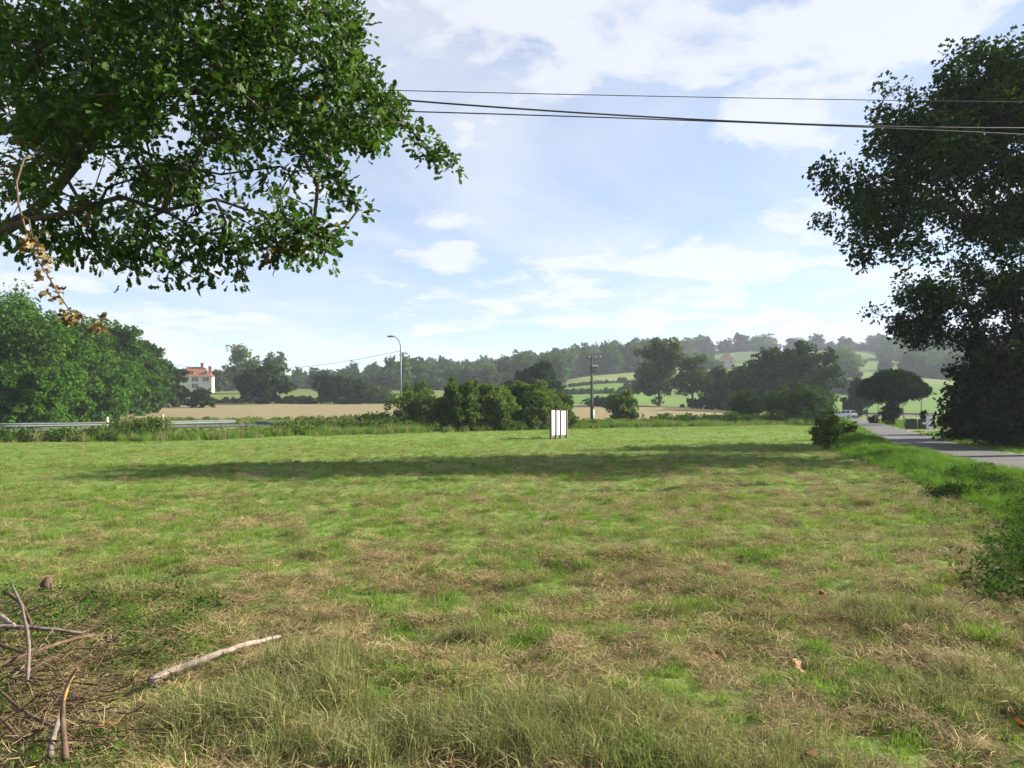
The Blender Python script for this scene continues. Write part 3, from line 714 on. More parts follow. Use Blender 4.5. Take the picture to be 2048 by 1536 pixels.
# hedgerows along the far side of the meadow
def hedge(label, pts, h, w, mat, n, ll, group='hedgerows at the far side of the meadow', var=0.45):
    f = poly_at(pts); a0 = f(0)
    root = empty('bramble_hedge', (a0[0], a0[1], hz(a0[0], a0[1])), label, 'hedge', group)
    o = np.array([a0[0], a0[1], hz(a0[0], a0[1])])
    tt = rng.random(n)
    c = np.array([f(t_) for t_ in tt])
    hh = h * (1 - var + var * 2 * fbm(c[:, 0] * 0.35, c[:, 1] * 0.35, 3))
    offx = rng.normal(size=(n, 2)) * w * 0.33
    c = c + offx
    fall = np.clip(1.1 - (np.linalg.norm(offx, axis=1) / w) ** 2, 0.25, 1)
    zz = rng.random(n) ** 0.7 * hh * fall
    C = np.stack([c[:, 0], c[:, 1], height(c[:, 0], c[:, 1]) + zz], 1) - o
    a = foliage(C, (0.16 if ll < 0.1 else 0.40) if ll < 0.4 else 0.6, 30 if ll < 0.1 else 52, ll * 0.74, C.mean(0), 0.8, 0.1)
    a[2][:, 2] += 0.2
    st = rng.choice(n, min(n, 220), replace=False)
    p1 = C[st]; p0 = p1.copy(); p0[:, 2] = height(p1[:, 0] + o[0], p1[:, 1] + o[1]) - o[2] - 0.05; p0[:, :2] += rng.normal(size=(len(st), 2)) * 0.1
    V, Qt = tubes_arrays(p0, np.full(len(st), 0.012), p1, np.full(len(st), 0.006), 4)
    obj('stems', mesh_np('stems', V, Qt), M['bark'], root)['kind'] = 'stuff'
    obj('foliage', leaves_mesh('foliage', *a, style='spray'), M[mat], root)['kind'] = 'stuff'
hedge('low bramble hedge below the guard rail at the left edge', [(-34, 42.5), (-25, 42), (-19.5, 45.5)], 0.45, 1.9, 'mid_leaf', 260, 0.17)
hedge('taller leafy hedge hump between the two reflector posts', [(-24, 49), (-21.6, 49.8)], 1.35, 1.6, 'olive_leaf', 110, 0.18)
hedge('bramble hedge in front of the far end of the guard rail', [(-19.5, 46.5), (-14, 54.5)], 0.35, 1.8, 'olive_leaf', 190, 0.18)
hedge('rough hedge of grass and brambles left of the street lamp', [(-15.5, 57), (-9, 61), (-6, 63)], 0.75, 2.6, 'olive_leaf', 240, 0.2)
hedge('dark bramble hedge at the foot of the street lamp', [(-13, 71), (-7.5, 71), (-4.5, 69)], 1.05, 2.4, 'mid_leaf', 200, 0.22)
hedge('bramble fringe under the central thicket', [(-6.5, 63), (-1, 65.5), (5.2, 74)], 0.6, 1.2, 'mid_leaf', 160, 0.2)
hedge('dense undergrowth merging the bushes of the central thicket', [(-9.2, 64.5), (-3, 66.5), (1, 69), (4.2, 73)], 2.7, 1.9, 'olive_leaf', 420, 0.24, var=0.6)
hedge('rough hedge around the foot of the utility pole', [(5.4, 75), (11, 80), (15, 82)], 0.6, 2.2, 'olive_leaf', 240, 0.22)
hedge('low hedge between the lone bush and the upright bush', [(15, 83), (22, 88), (30, 93)], 1.05, 2.2, 'mid_leaf', 300, 0.24)
hedge('hedge base under the willow bush at the meadow end', [(30, 93), (38, 97.5)], 1.5, 2.4, 'dark_leaf', 130, 0.26)
hedge('low scrub along the near edge of the wheat field', [(-46, 92), (-24, 98), (-8, 96)], 0.55, 2.2, 'olive_leaf', 260, 0.3)
hedge('dark scrub at the foot of the left wood', [(-66, 76), (-56, 80), (-50, 88)], 1.5, 3.2, 'mid_leaf', 220, 0.28)
hedge('hedge line behind the wheat below the slim trees', [(X(1380, 186), 186), (X(1520, 178), 178)], 3.2, 2.6, 'dark_leaf', 150, 0.55, 'field hedges')
hedge('hedge line between the lower and upper pasture', [(X(1120, 265), 265), (X(1260, 278), 278)], 1.6, 2.0, 'mid_leaf', 170, 0.55, 'field hedges')
hedge('thin hedge under the dry grass field', [(X(1110, 321), 321), (X(1270, 338), 338)], 1.1, 1.4, 'mid_leaf', 150, 0.6, 'field hedges')
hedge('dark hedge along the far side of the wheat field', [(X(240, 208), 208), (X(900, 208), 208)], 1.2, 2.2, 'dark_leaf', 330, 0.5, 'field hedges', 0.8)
hedge('dark clipped hedge behind the umbrella pine', [(X(1672, 300), 300), (X(1730, 300), 300)], 5.5, 3.5, 'far_leaf', 90, 1.0, 'field hedges', 0.15)
hedge('hazy hedge under the skyline trees of the ridge', [(X(1335, 652), 652), (X(1840, 652), 652)], 4.5, 4.0, 'far_leaf', 420, 1.5, 'field hedges', 0.5)
for lab, pts, hh_, ww, n_, mt_ in [('dark bramble patch spilling onto the meadow beside the verge', [(8.0, 15.0), (8.9, 15.8)], 0.16, 0.5, 90, 'dark_leaf'),
        ('rough dark bramble bank at the right edge of the meadow', [(4.2, 6.2), (5.4, 8.2), (6.7, 10.0), (7.9, 11.8), (9.0, 13.6)], 0.13, 0.8, 330, 'mid_leaf'),
        ('weedy green mound behind the bramble bank', [(9.2, 14.5), (10.4, 17.5), (11.2, 19.5)], 0.15, 0.8, 120, 'mid_leaf')]:
    hedge(lab, pts, hh_, ww, mt_, n_, 0.055, 'bramble patches on the verge')

# ------------------------------------------------------------------ wooded ridge and ridge trees
def proto(name, kind):
    h = 12.0
    L = round_lobes(11 if kind != 2 else 8.5, -1.2, h, 7)
    C = lobes_clusters(L, 110, 0.5)
    a = foliage(C, 1.25, 16, 1.15, np.array([0, 0, 6.0]), 0.8, 0.1)
    p0, r0, p1, r1 = skeleton(trunk_line(8), C[::5], 0.3, sub=1.0, twig=0.03)
    V, Qt = tubes_arrays(p0, r0, p1, r1, 5)
    return leaves_mesh(name + '_crown', *a, style='spray'), mesh_np(name + '_trunk', V, Qt, smooth=True)
PROTO = [proto('ridge_tree%d' % i, i) for i in range(5)]
def scatter_group(name):
    ng = bpy.data.node_groups.new(name, 'GeometryNodeTree')
    ng.interface.new_socket('Geometry', in_out='INPUT', socket_type='NodeSocketGeometry')
    ng.interface.new_socket('Geometry', in_out='OUTPUT', socket_type='NodeSocketGeometry')
    return ng
def scatter(name, pts, rot, scl, idx, protos, label, cat):
    """one 'stuff' object: prototype meshes instanced on points"""
    pc = bpy.data.collections.new(name + '_prototypes')
    for k, (me) in enumerate(protos):
        o = bpy.data.objects.new('%s_prototype_%02d' % (name, k), me); pc.objects.link(o)
    me = mesh_np(name, pts, attrs={'rot': rot, 'scl': scl})
    a = me.attributes.new('idx', 'INT', 'POINT'); a.data.foreach_set('value', np.asarray(idx, np.int32))
    o = obj(name, me)
    ng = scatter_group(name)
    N = ng.nodes; gi = N.new('NodeGroupInput'); go = N.new('NodeGroupOutput')
    ip = N.new('GeometryNodeInstanceOnPoints'); ci = N.new('GeometryNodeCollectionInfo')
    ci.inputs['Collection'].default_value = pc; ci.inputs['Separate Children'].default_value = True; ci.inputs['Reset Children'].default_value = True
    def na(nm, ty):
        n = N.new('GeometryNodeInputNamedAttribute'); n.data_type = ty; n.inputs['Name'].default_value = nm; return n.outputs['Attribute']
    l = ng.links.new
    l(gi.outputs[0], ip.inputs['Points']); l(ci.outputs[0], ip.inputs['Instance']); ip.inputs['Pick Instance'].default_value = True
    l(na('idx', 'INT'), ip.inputs['Instance Index']); l(na('rot', 'FLOAT_VECTOR'), ip.inputs['Rotation']); l(na('scl', 'FLOAT_VECTOR'), ip.inputs['Scale'])
    l(ip.outputs[0], go.inputs[0])
    md = o.modifiers.new('scatter', 'NODES'); md.node_group = ng
    return tag(o, label, cat, kind='stuff')
def joined(cr, tr, leaf):
    me = bpy.data.meshes.new('wood_tree')
    bm = bmesh.new(); bm.from_mesh(cr)
    nf = len(bm.faces); bm.from_mesh(tr); bm.faces.ensure_lookup_table()
    for f in bm.faces[nf:]: f.material_index = 1
    bm.to_mesh(me); bm.free(); me.materials.append(leaf); me.materials.append(M['bark']); return me
wood_protos = [joined(*PROTO[i], M['far_leaf'] if i % 2 else M['mid_leaf']) for i in range(5)] + [joined(*PROTO[0], M['pale_leaf'])]
gx, gy = np.meshgrid(np.arange(-330, 330, 12.5), np.arange(330, 730, 13))
gx = (gx + rng.uniform(-4, 4, gx.shape)).ravel(); gy = (gy + rng.uniform(-4, 4, gy.shape)).ravel()
gpx = 1024 + 1600 * gx / gy
front = np.interp(gpx, [300, 560, 700, 900, 1100, 1140, 1290, 1330, 1400], [520, 400, 350, 335, 340, 412, 445, 520, 640])
keep = (gy > front) & (gpx > 570) & (gpx < 1410)
keep &= ~((gpx < 620) & (gy < 560) & (rng.random(gx.shape) < 0.3))
gx, gy = gx[keep], gy[keep]; n = len(gx)
s_ = (0.75 + 0.5 * rng.random(n)) * np.interp(1024 + 1600 * gx / gy, [570, 850, 1000, 1150], [0.72, 0.9, 1.0, 1.12])
scatter('woodland', np.stack([gx, gy, height(gx, gy, False) - 0.3], 1), np.stack([0 * gx, 0 * gx, rng.random(n) * 6.28], 1), np.stack([s_ * (0.9 + .3 * rng.random(n)), s_, s_ * (0.85 + .35 * rng.random(n))], 1), np.where(rng.random(n) < 0.1, 5, rng.integers(0, 5, n)), wood_protos, 'hazy wood covering the ridge behind the fields', 'woodland')
gx = np.concatenate([rng.uniform(X(1775, 520), X(2000, 520), 40), rng.uniform(X(1780, 600), X(2100, 600), 34), rng.uniform(X(1800, 420), X(2000, 420), 26)]); gy = np.concatenate([rng.uniform(480, 560, 40), rng.uniform(570, 660, 34), rng.uniform(390, 450, 26)])
n = len(gx); s_ = 0.75 + 0.4 * rng.random(n)
scatter('hillside_woodland', np.stack([gx, gy, height(gx, gy, False) - 0.3], 1), np.stack([0 * gx, 0 * gx, rng.random(n) * 6.28], 1), np.stack([s_, s_, s_], 1), rng.integers(0, 5, n), wood_protos, 'hazy blue wood on the hill behind the umbrella pine', 'woodland')
def ridge_tree(lab, px, Y, wpx, yt, pi, mat):
    x = X(px, Y); z = hz(x, Y) - 0.2
    h = Z(yt, Y) - z; w = wpx / 1600 * Y
    root = empty('ridge_tree', (x, Y, z), lab, 'tree', 'trees along the skyline of the ridge')
    for nm, me, mm in (('crown', PROTO[pi][0], M[mat]), ('trunk', PROTO[pi][1], M['bark'])):
        key = me.name + mm.name
        m2 = ridge_cache.get(key)
        if m2 is None:
            m2 = me.copy(); m2.materials.clear(); m2.materials.append(mm); ridge_cache[key] = m2
        o = obj(nm, m2, None, root); o.scale = (w / 10.5, w / 10.5, h / 12.3); o.rotation_euler = (0, 0, rng.random() * 6.28)
ridge_cache = {}
RIDGE = [(1345, 690, 34, 'rounded ridge tree just right of the airy tree'), (1382, 682, 38, 'ridge tree above the slim dark tree'), (1416, 674, 32, 'pointed ridge tree above the vineyard left end'), (1450, 678, 34, 'broad ridge tree above the brown roofed house'),
         (1486, 668, 40, 'tall ridge tree left of the pale one'), (1530, 668, 58, 'large pale ridge tree above the dense trees'), (1592, 674, 36, 'ridge tree right of the large pale one'), (1632, 669, 40, 'ridge tree above the dense dark trees right end'),
         (1662, 682, 26, 'small ridge tree beside the vineyard top'), (1692, 674, 34, 'ridge tree above the vineyard middle'), (1722, 684, 24, 'low ridge tree in the vineyard skyline gap'), (1757, 666, 42, 'tallest dark ridge tree at the right end'), (1790, 684, 34, 'ridge tree behind the dangling oak branch'), (1828, 682, 36, 'ridge tree half hidden by the roadside trees')]
for i, (px, yt, w, lab) in enumerate(RIDGE):
    ridge_tree(lab, px, 655 + 12 * (i % 3), w * 1.12, yt, i % 5, 'pale_leaf' if px in (1530, 1345) else 'far_leaf')
for i, (px, Y, w, yt, lab) in enumerate([(640, 330, 60, 736, 'pale tree at the left front of the wooded ridge'), (700, 318, 56, 748, 'rounded tree at the front of the wood behind the twin shrub'), (770, 322, 70, 740, 'broad tree at the front of the wood left of the poplar'), (860, 326, 62, 742, 'rounded tree at the front of the wood right of the poplar'), (960, 330, 70, 738, 'broad dark tree at the front of the wood above the thicket'), (1005, 322, 60, 746, 'tree at the front of the wood left of the dark round tree')]):
    ridge_tree(lab, px, Y, w, yt, i % 5, 'mid_leaf' if i % 2 else 'far_leaf')

# ------------------------------------------------------------------ noticeboard
def noticeboard():
    a = np.array([X(1101, 46.5), 46.5]); b = np.array([X(1132.5, 48.9), 48.9])
    z = hz(a[0], a[1]); d = b - a; Ln = float(np.linalg.norm(d)); ang = math.atan2(d[1], d[0])
    root = empty('noticeboard', (a[0], a[1], z), 'white noticeboard of three panels on brown posts in the meadow', 'noticeboard', rot=ang)
    xs_ = [0.0, 0.80, 1.56, 2.6]
    for i in range(4):
        top = 1.70 + 0.02 * (i % 2)
        p = obj('post', boxm('post', (-0.06, -0.085, -0.25), (0.06, 0.03, top), 0.006), M['post_brown'], root, (xs_[i], 0.0, 0), (0, R(0.6 * (i - 1.4)), 0))
    for i in range(3):
        lo, hi = xs_[i] + 0.06, xs_[i + 1] - 0.06
        obj('panel', boxm('panel', (lo, -0.012, 0.20), (hi, 0.012, 1.64), 0.003), M['white_panel'], root, (0, 0.0, 0.012 * (1 - i)))
        obj('rail', boxm('rail', (lo, 0.016, 0.14), (hi, 0.05, 0.19)), M['post_brown'], root)
noticeboard()

# ------------------------------------------------------------------ street lamp, utility poles, wires
def street_lamp():
    Y = 74.0; x = X(801.5, Y); z = hz(x, Y); s = Y / 1600
    root = empty('street_lamp', (x, Y, z), 'tall curved grey street lamp behind the hedgerow', 'street lamp')
    top = Z(690, Y) - z
    pts = [(0, 0, -0.3), (0, 0, 0.6), (0, 0, top * 0.5), (0, 0, top - 0.35)]
    for i in range(9):
        a = math.pi / 2 * i / 8 * 0.93
        pts.append((-16 * s * (1 - math.cos(a)), 0, top - 0.35 + (Z(675, Y) - Z(690, Y) + 0.45) * math.sin(a)))
    rad = np.interp(np.arange(len(pts)), [0, 3, len(pts) - 1], [0.085, 0.06, 0.032])
    obj('pole', tube_path('pole', pts, rad, 10), M['lamp_metal'], root)
    obj('base_sleeve', tube_path('base_sleeve', [(0, 0, -0.2), (0, 0, 0.9), (0, 0, 0.95)], [0.115, 0.11, 0.09], 10), M['lamp_metal'], root)
    e = Vector(pts[-1])
    def head(bm):
        prof = [(0.12, 0.05, 0.045), (-0.05, 0.09, 0.06), (-0.28, 0.125, 0.085), (-0.5, 0.11, 0.07), (-0.62, 0.05, 0.03)]
        rings = []
        for px_, hw, hh in prof:
            rings.append([bm.verts.new((e.x + px_, hw * math.cos(q), e.z + 0.02 + hh * math.sin(q))) for q in np.arange(8) * math.pi / 4])
        for r0, r1 in zip(rings, rings[1:]):
            for k in range(8): bm.faces.new((r0[k], r0[(k + 1) % 8], r1[(k + 1) % 8], r1[k]))
        bm.faces.new(rings[0]); bm.faces.new(rings[-1])
    hd = obj('lamp_head', bm_mesh('lamp_head', head, smooth=True), M['lamp_metal'], root)
    obj('lens', bm_mesh('lens', lambda b: box(b, (e.x - 0.5, -0.08, e.z - 0.085), (e.x - 0.1, 0.08, e.z - 0.03)), 0.02), M['ceramic'], hd)
    obj('cable_bracket', boxm('cable_bracket', (-0.16, -0.03, Z(702, Y) - z - 0.03), (0.0, 0.03, Z(702, Y) - z + 0.03)), M['lamp_metal'], root)
    return x, Y
LX, LY = street_lamp()
def wire(name, label, pts, r, cat='cable', group=None):
    pts = np.asarray(pts, float); c = pts[0].copy()
    o = obj(name, tube_path(name, pts - c, r, 6), M['cable'], None, tuple(c))
    return tag(o, label, cat, group)
def sag(a, b, s, n=26):
    a = np.asarray(a, float); b = np.asarray(b, float)
    return [a + (b - a) * t - np.array([0, 0, s * 4 * t * (1 - t)]) for t in np.linspace(0, 1, n)]
wire('lamp_cable', 'thin overhead cable running left from the street lamp', sag((LX - 0.14, LY, Z(702, LY)), P3(330, 727, 95), 1.2), 0.016)

def utility_pole():
    Y = 84.0; x = X(1183, Y); z = hz(x, Y)
    root = empty('utility_pole', (x, Y, z), 'dark wooden utility pole with insulator bracket and white cable sleeve', 'utility pole')
    H = Z(714, Y) - z
    obj('shaft', tube_path('shaft', [(0, 0, -0.4), (0, 0, H * 0.5), (0, 0, H)], [0.135, 0.12, 0.10], 10), M['pole_wood'], root)
    obj('strut', tube_path('strut', [(0.17, 0.06, -0.3), (0.14, 0.04, H * 0.5), (0.11, 0.0, H * 0.80)], [0.075, 0.065, 0.05], 8), M['pole_wood'], root)
    za_ = Z(733, Y) - z
    ca = obj('crossarm', boxm('crossarm', (0.08, -0.05, za_ - 0.14), (0.66, 0.05, za_ - 0.06), 0.01), M['galv'], root)
    for i in range(4):
        xx = 0.12 + 0.17 * i
        obj('insulator', tube_path('insulator', [(xx, 0, za_ - 0.06), (xx, 0, za_ + 0.02), (xx, 0, za_ + 0.04), (xx, 0, za_ + 0.1), (xx, 0, za_ + 0.12)], [0.02, 0.02, 0.06, 0.055, 0.02], 8), M['ceramic'], root)
    for i in range(3):
        xx = 0.22 + 0.17 * i
        obj('fuse_holder', tube_path('fuse_holder', [(xx, 0, za_ - 0.14), (xx, 0, za_ - 0.4), (xx, 0, za_ - 0.62)], [0.018, 0.035, 0.03], 6), M['dark_trim'], root)
    arm = obj('top_arm', tube_path('top_arm', [(-0.45, 0, H - 0.02), (0, 0, H - 0.06), (1.0, 0, H - 0.02)], 0.018, 6), M['galv'], root)
    for xx in (-0.22, 0.48, 0.95):
        obj('insulator', tube_path('insulator', [(xx, 0, H - 0.04), (xx, 0, H + 0.04), (xx, 0, H + 0.10)], [0.03, 0.05, 0.02], 8), M['ceramic'], root)
    obj('cable_sleeve', tube_path('cable_sleeve', [(0.22, -0.02, 0.0), (0.215, -0.02, 0.9), (0.20, -0.02, Z(819, Y) - z)], [0.075, 0.075, 0.07], 10), M['white_plastic'], root)
    zb = Z(812, Y) - z
    obj('bracket', tube_path('bracket', [(0.15, 0, zb + 0.35), (0.40, 0, zb - 0.05), (0.12, 0, zb - 0.05)], 0.022, 6), M['dark_trim'], root)
utility_pole()

# three overhead cables crossing the frame, on poles outside it
def road_pole(label, x, y, h):
    z = hz(x, y)
    root = empty('cable_pole', (x, y, z), label, 'utility pole', 'poles carrying the three overhead cables')
    obj('shaft', tube_path('shaft', [(0, 0, -0.4), (0, 0, h * 0.5), (0, 0, h)], [0.15, 0.13, 0.11], 10), M['pole_wood'], root)
    for dz in (0.15, 0.55):
        obj('hook', tube_path('hook', [(0, -0.11, h - dz), (0, -0.24, h - dz), (0, -0.26, h - dz + 0.06)], 0.02, 6), M['galv'], root)
A0 = P3(740, 186, 15.0); 
def cable_pts(samples):
    """samples: (px, py, Y) the cable passes through"""
    q = np.array([P3(*s_) for s_ in samples]); d = np.r_[0, np.cumsum(np.linalg.norm(np.diff(q, axis=0), axis=1))]
    # quadratic fit in each coordinate keeps the curve smooth
    out = []
    tt = np.linspace(0, d[-1], 40)
    cf = [np.polyfit(d, q[:, k], 2) for k in range(3)]
    return np.stack([np.polyval(c_, tt) for c_ in cf], 1)
c1 = cable_pts([(-300, 150, 13.5), (775, 180, 15.3), (1260, 191, 16.6), (1745, 201, 18), (2300, 206, 20)])
c2 = cable_pts([(-300, 92, 12.2), (740, 187, 14.4), (1300, 238, 16.3), (1660, 251, 17.7), (2300, 252, 20.3)])
c3 = cable_pts([(-300, 196, 12.6), (750, 222, 14.8), (1300, 238, 16.7), (1660, 251, 18.1), (2300, 282, 20.8)])
wire('overhead_cable', 'thin topmost overhead cable crossing the sky', c1, 0.008, group='overhead cables')
wire('overhead_cable', 'thick overhead cable sloping down from the left oak', c2, 0.0165, group='overhead cables')
wire('overhead_cable', 'lower overhead cable meeting the thick one at mid sky', c3, 0.012, group='overhead cables')
e1 = (c1[-1] + c2[-1]) / 2
road_pole('cable pole outside the frame on the right', float(e1[0]) + 0.1, float(e1[1]) + 0.3, float(c1[-1][2]) + 0.2)
e0 = (c1[0] + c2[0]) / 2
road_pole('cable pole outside the frame on the left', float(e0[0]) - 0.1, float(e0[1]) + 0.4, float(max(c1[0][2], c2[0][2])) + 0.2)

def far_pole(label, px, Y, ytop, r, mat, lean=0.0, arm=False, name='roadside_pole'):
    x = X(px, Y); z = hz(x, Y); h = Z(ytop, Y) - z
    root = empty(name, (x, Y, z), label, 'pole')
    obj('shaft', tube_path('shaft', [(0, 0, -0.3), (lean * 0.5, 0, h * 0.5), (lean, 0, h)], [r, r * 0.9, r * 0.8], 8), M[mat], root)
    obj('cap', tube_path('cap', [(lean, 0, h - 0.02), (lean, 0, h + 0.05)], [r * 1.1, r * 0.7], 8), M['galv'], root)
    if arm: obj('arm', boxm('arm', (lean - 0.5, -0.05, h - 0.35), (lean + 0.5, 0.05, h - 0.25)), M['galv'], root)
    return np.array([x + lean, Y, z + h - 0.2])
pa = far_pole('pale concrete pole in front of the dark tree by the main road', 1735, 150, 786, 0.17, 'concrete')
pb = far_pole('thin grey wooden pole left of the umbrella pine', 1755, 98, 800, 0.06, 'grey_bark', 0.12)
pb2 = far_pole('second thin pole beside the small reddish bush', 1750.5, 96, 826, 0.05, 'grey_bark', 0.02)
pc_ = far_pole('thin leaning wooden pole between the pine and the gate', 1810, 74, 806, 0.055, 'grey_bark', -0.22)
pd = far_pole('distant pole with crossarm on the green pasture', 1842, 135, 793, 0.09, 'pole_wood', 0.1, True)
wire('fence_wire', 'thin wire strung from the grey pole to the leaning pole', sag(pb, pc_, 0.25, 12), 0.008)
wire('fence_wire', 'thin wire strung from the leaning pole to the distant pole', sag(pc_, pd, 0.4, 12), 0.008)

# ------------------------------------------------------------------ guard rails and reflector posts
def hs(x, y): return float(height(np.array([x]), np.array([y]), False)[0])
def guard_rail(label, pts, step, hgt=0.74, down=None):
    f = poly_at(pts); n = 48
    a0 = f(0); o = np.array([a0[0], a0[1], hs(*a0)])
    root = empty('guard_rail', tuple(o), label, 'guard rail')
    prof = [(0.0, 0.155), (0.03, 0.145), (0.075, 0.10), (0.075, 0.065), (0.0, 0.02), (0.0, -0.02), (0.075, -0.065), (0.075, -0.10), (0.03, -0.145), (0.0, -0.155)]
    V = []; k = len(prof)
    tot = float(np.sum(np.linalg.norm(np.diff(np.array(pts), axis=0), axis=1)))
    for i in range(n + 1):
        t_ = i / n; c = f(t_); e = f(min(1, t_ + 0.01)) - f(max(0, t_ - 0.01)); e = e / np.linalg.norm(e); nrm = np.array([e[1], -e[0]])
        if nrm[1] > 0: nrm = -nrm
        zc_ = hs(c[0], c[1]) + hgt - 0.155
        if down: zc_ -= (hgt - 0.12) * float(sstep(1 - down, 1, t_))
        for u, v in prof: V.append((c[0] + nrm[0] * u - o[0], c[1] + nrm[1] * u - o[1], zc_ + v - o[2]))
    Qr = [(i * k + j, i * k + j + 1, (i + 1) * k + j + 1, (i + 1) * k + j) for i in range(n) for j in range(k - 1)]
    be = obj('beam', mesh_np('beam', V, Qr, smooth=False), M['galv'], root)
    sol = be.modifiers.new('thickness', 'SOLIDIFY'); sol.thickness = 0.006
    for i in range(int(tot // step) + 1):
        t_ = (i * step + 0.6) / tot
        if t_ > 1 - (down or 0) * 0.6: break
        c = f(t_); z = hs(c[0], c[1])
        obj('post', boxm('post', (-0.05, 0.01, -0.3), (0.05, 0.11, hgt + 0.02), 0.006), M['lamp_metal'], root, (c[0] - o[0], c[1] - o[1] + 0.03, z - o[2]))
guard_rail('grey steel guard rail along the main road on the left', [(-60, 55.5), (-37, 58), (-30.5, 66), (X(470, 79), 79)], 4.0)
guard_rail('end piece of the guard rail sinking into the hedge', [(X(512, 70), 70), (X(560, 66), 66), (X(606, 62), 62)], 2.0, down=0.85)
guard_rail('far white guard rail along the main road behind the pine', [(X(1700, 166), 166), (X(1790, 164), 164), (X(1900, 160), 160)], 4.0)
guard_rail('short guard rail left of the main road junction', [(X(1640, 172), 172), (X(1690, 170), 170)], 3.0)
def reflector(label, px, Y, ytop, w):
    x = X(px, Y); z = hz(x, Y); h = Z(ytop, Y) - z
    root = empty('reflector_post', (x, Y, z), label, 'road marker', 'white road marker posts')
    s_ = w / 1600 * Y / 2
    obj('body', tube_path('body', [(0, 0, -0.2), (0, 0, h * 0.5), (0, 0, h - 0.1), (0, 0, h)], [s_, s_, s_, s_ * 0.7], 12), M['white_plastic'], root)
    obj('red_band', tube_path('red_band', [(0, 0, h - 0.56), (0, 0, h - 0.36)], [s_ * 1.05, s_ * 1.05], 12), M['red_plastic'], root)
reflector('white road marker with red band above the guard rail', 215, 62, 834, 4.6)
reflector('white road marker beyond the leafy hedge hump', 326, 68, 829.5, 4.2)

# ------------------------------------------------------------------ houses
def house(name, label, px, Y, rot, w, d, hw, hr, wall, roofm, hip, chims, dorm, wins, zoff=0.0):
    x = X(px, Y); z = hz(x, Y) + zoff
    root = empty(name, (x, Y, z), label, 'house', rot=rot)
    obj('wall', boxm('wall', (-w / 2, -d / 2, -1.0), (w / 2, d / 2, hw)), M[wall], root)
    obj('cornice', boxm('cornice', (-w / 2 - 0.12, -d / 2 - 0.12, hw - 0.25), (w / 2 + 0.12, d / 2 + 0.12, hw - 0.02)), M['white_panel'], root)
    def rf(bm):
        e = 0.45
        b = [bm.verts.new(v) for v in ((-w / 2 - e, -d / 2 - e, hw), (w / 2 + e, -d / 2 - e, hw), (w / 2 + e, d / 2 + e, hw), (-w / 2 - e, d / 2 + e, hw))]
        t_ = [bm.verts.new((-w / 2 + hip, 0, hw + hr)), bm.verts.new((w / 2 - hip, 0, hw + hr))]
        for fc in ((b[0], b[1], t_[1], t_[0]), (b[1], b[2], t_[1]), (b[2], b[3], t_[0], t_[1]), (b[3], b[0], t_[0]), (b[3], b[2], b[1], b[0])): bm.faces.new(fc)
    ro = obj('roof', bm_mesh('roof', rf), M[roofm], root)
    for (cx, cy_, ch) in chims:
        obj('chimney', bm_mesh('chimney', lambda b: (box(b, (cx - 0.5, cy_ - 0.45, hw + 0.4), (cx + 0.5, cy_ + 0.45, hw + ch)), box(b, (cx - 0.6, cy_ - 0.55, hw + ch - 0.35), (cx + 0.6, cy_ + 0.55, hw + ch - 0.15)))), M['brick_red'], ro)
    for cx in dorm:
        def dm(b):
            box(b, (cx - 0.55, -d / 2 + 0.55, hw + 0.25), (cx + 0.55, -d / 2 + 2.4, hw + 1.45))
        do = obj('dormer', bm_mesh('dormer', dm), M[wall], ro)
        def dr(b):
            y0, y1, z0, z1 = -d / 2 + 0.3, -d / 2 + 2.9, hw + 1.45, hw + 2.1
            v = [b.verts.new(q) for q in ((cx - 0.8, y0, z0), (cx + 0.8, y0, z0), (cx, y0, z1), (cx - 0.8, y1, z0), (cx + 0.8, y1, z0), (cx, y1, z1))]
            for fc in ((0, 1, 2), (5, 4, 3), (0, 2, 5, 3), (2, 1, 4, 5), (0, 3, 4, 1)): b.faces.new([v[i] for i in fc])
        obj('dormer_roof', bm_mesh('dormer_roof', dr), M[roofm], ro)
        obj('dormer_window', boxm('dormer_window', (cx - 0.35, -d / 2 + 0.5, hw + 0.45), (cx + 0.35, -d / 2 + 0.57, hw + 1.35)), M['glass'], ro)
    for (wx, wz, ww, wh, sh) in wins:
        wo_ = obj('window', boxm('window', (wx - ww / 2, -d / 2 - 0.03, wz), (wx + ww / 2, -d / 2 + 0.05, wz + wh)), M['glass'], root)
        obj('frame', bm_mesh('frame', lambda b: (box(b, (wx - ww / 2 - 0.08, -d / 2 - 0.05, wz - 0.1), (wx + ww / 2 + 0.08, -d / 2 - 0.032, wz - 0.002)), box(b, (wx - 0.04, -d / 2 - 0.05, wz), (wx + 0.04, -d / 2 - 0.032, wz + wh)))), M['white_panel'], wo_)
        if sh:
            for sd in (-1, 1):
                obj('shutter', boxm('shutter', (wx + sd * (ww * 0.5 + 0.32) - 0.27, -d / 2 - 0.07, wz), (wx + sd * (ww * 0.5 + 0.32) + 0.27, -d / 2 - 0.01, wz + wh)), M['shutter'], wo_)
    for sd in (-0.22, 0.2):
        obj('side_window', boxm('side_window', (w / 2 - 0.05, d * sd - 0.45, 2.6), (w / 2 + 0.03, d * sd + 0.45, 4.1)), M['glass'], root)
    return root
house('farmhouse', 'cream farmhouse with red hipped roof and two brick chimneys', 391, 300, R(14), 12.5, 8.0, 4.8, 3.7, 'render_wall', 'roof', 3.4, [(2.4, -0.4, 5.2), (5.2, -0.6, 4.0)], (-0.6, 4.0), [(-3.0, 2.9, 0.9, 1.6, True), (0.3, 2.9, 0.9, 1.6, True), (4.1, 2.9, 0.9, 1.6, True), (0.3, 0.4, 0.9, 1.7, True)], 1.2)
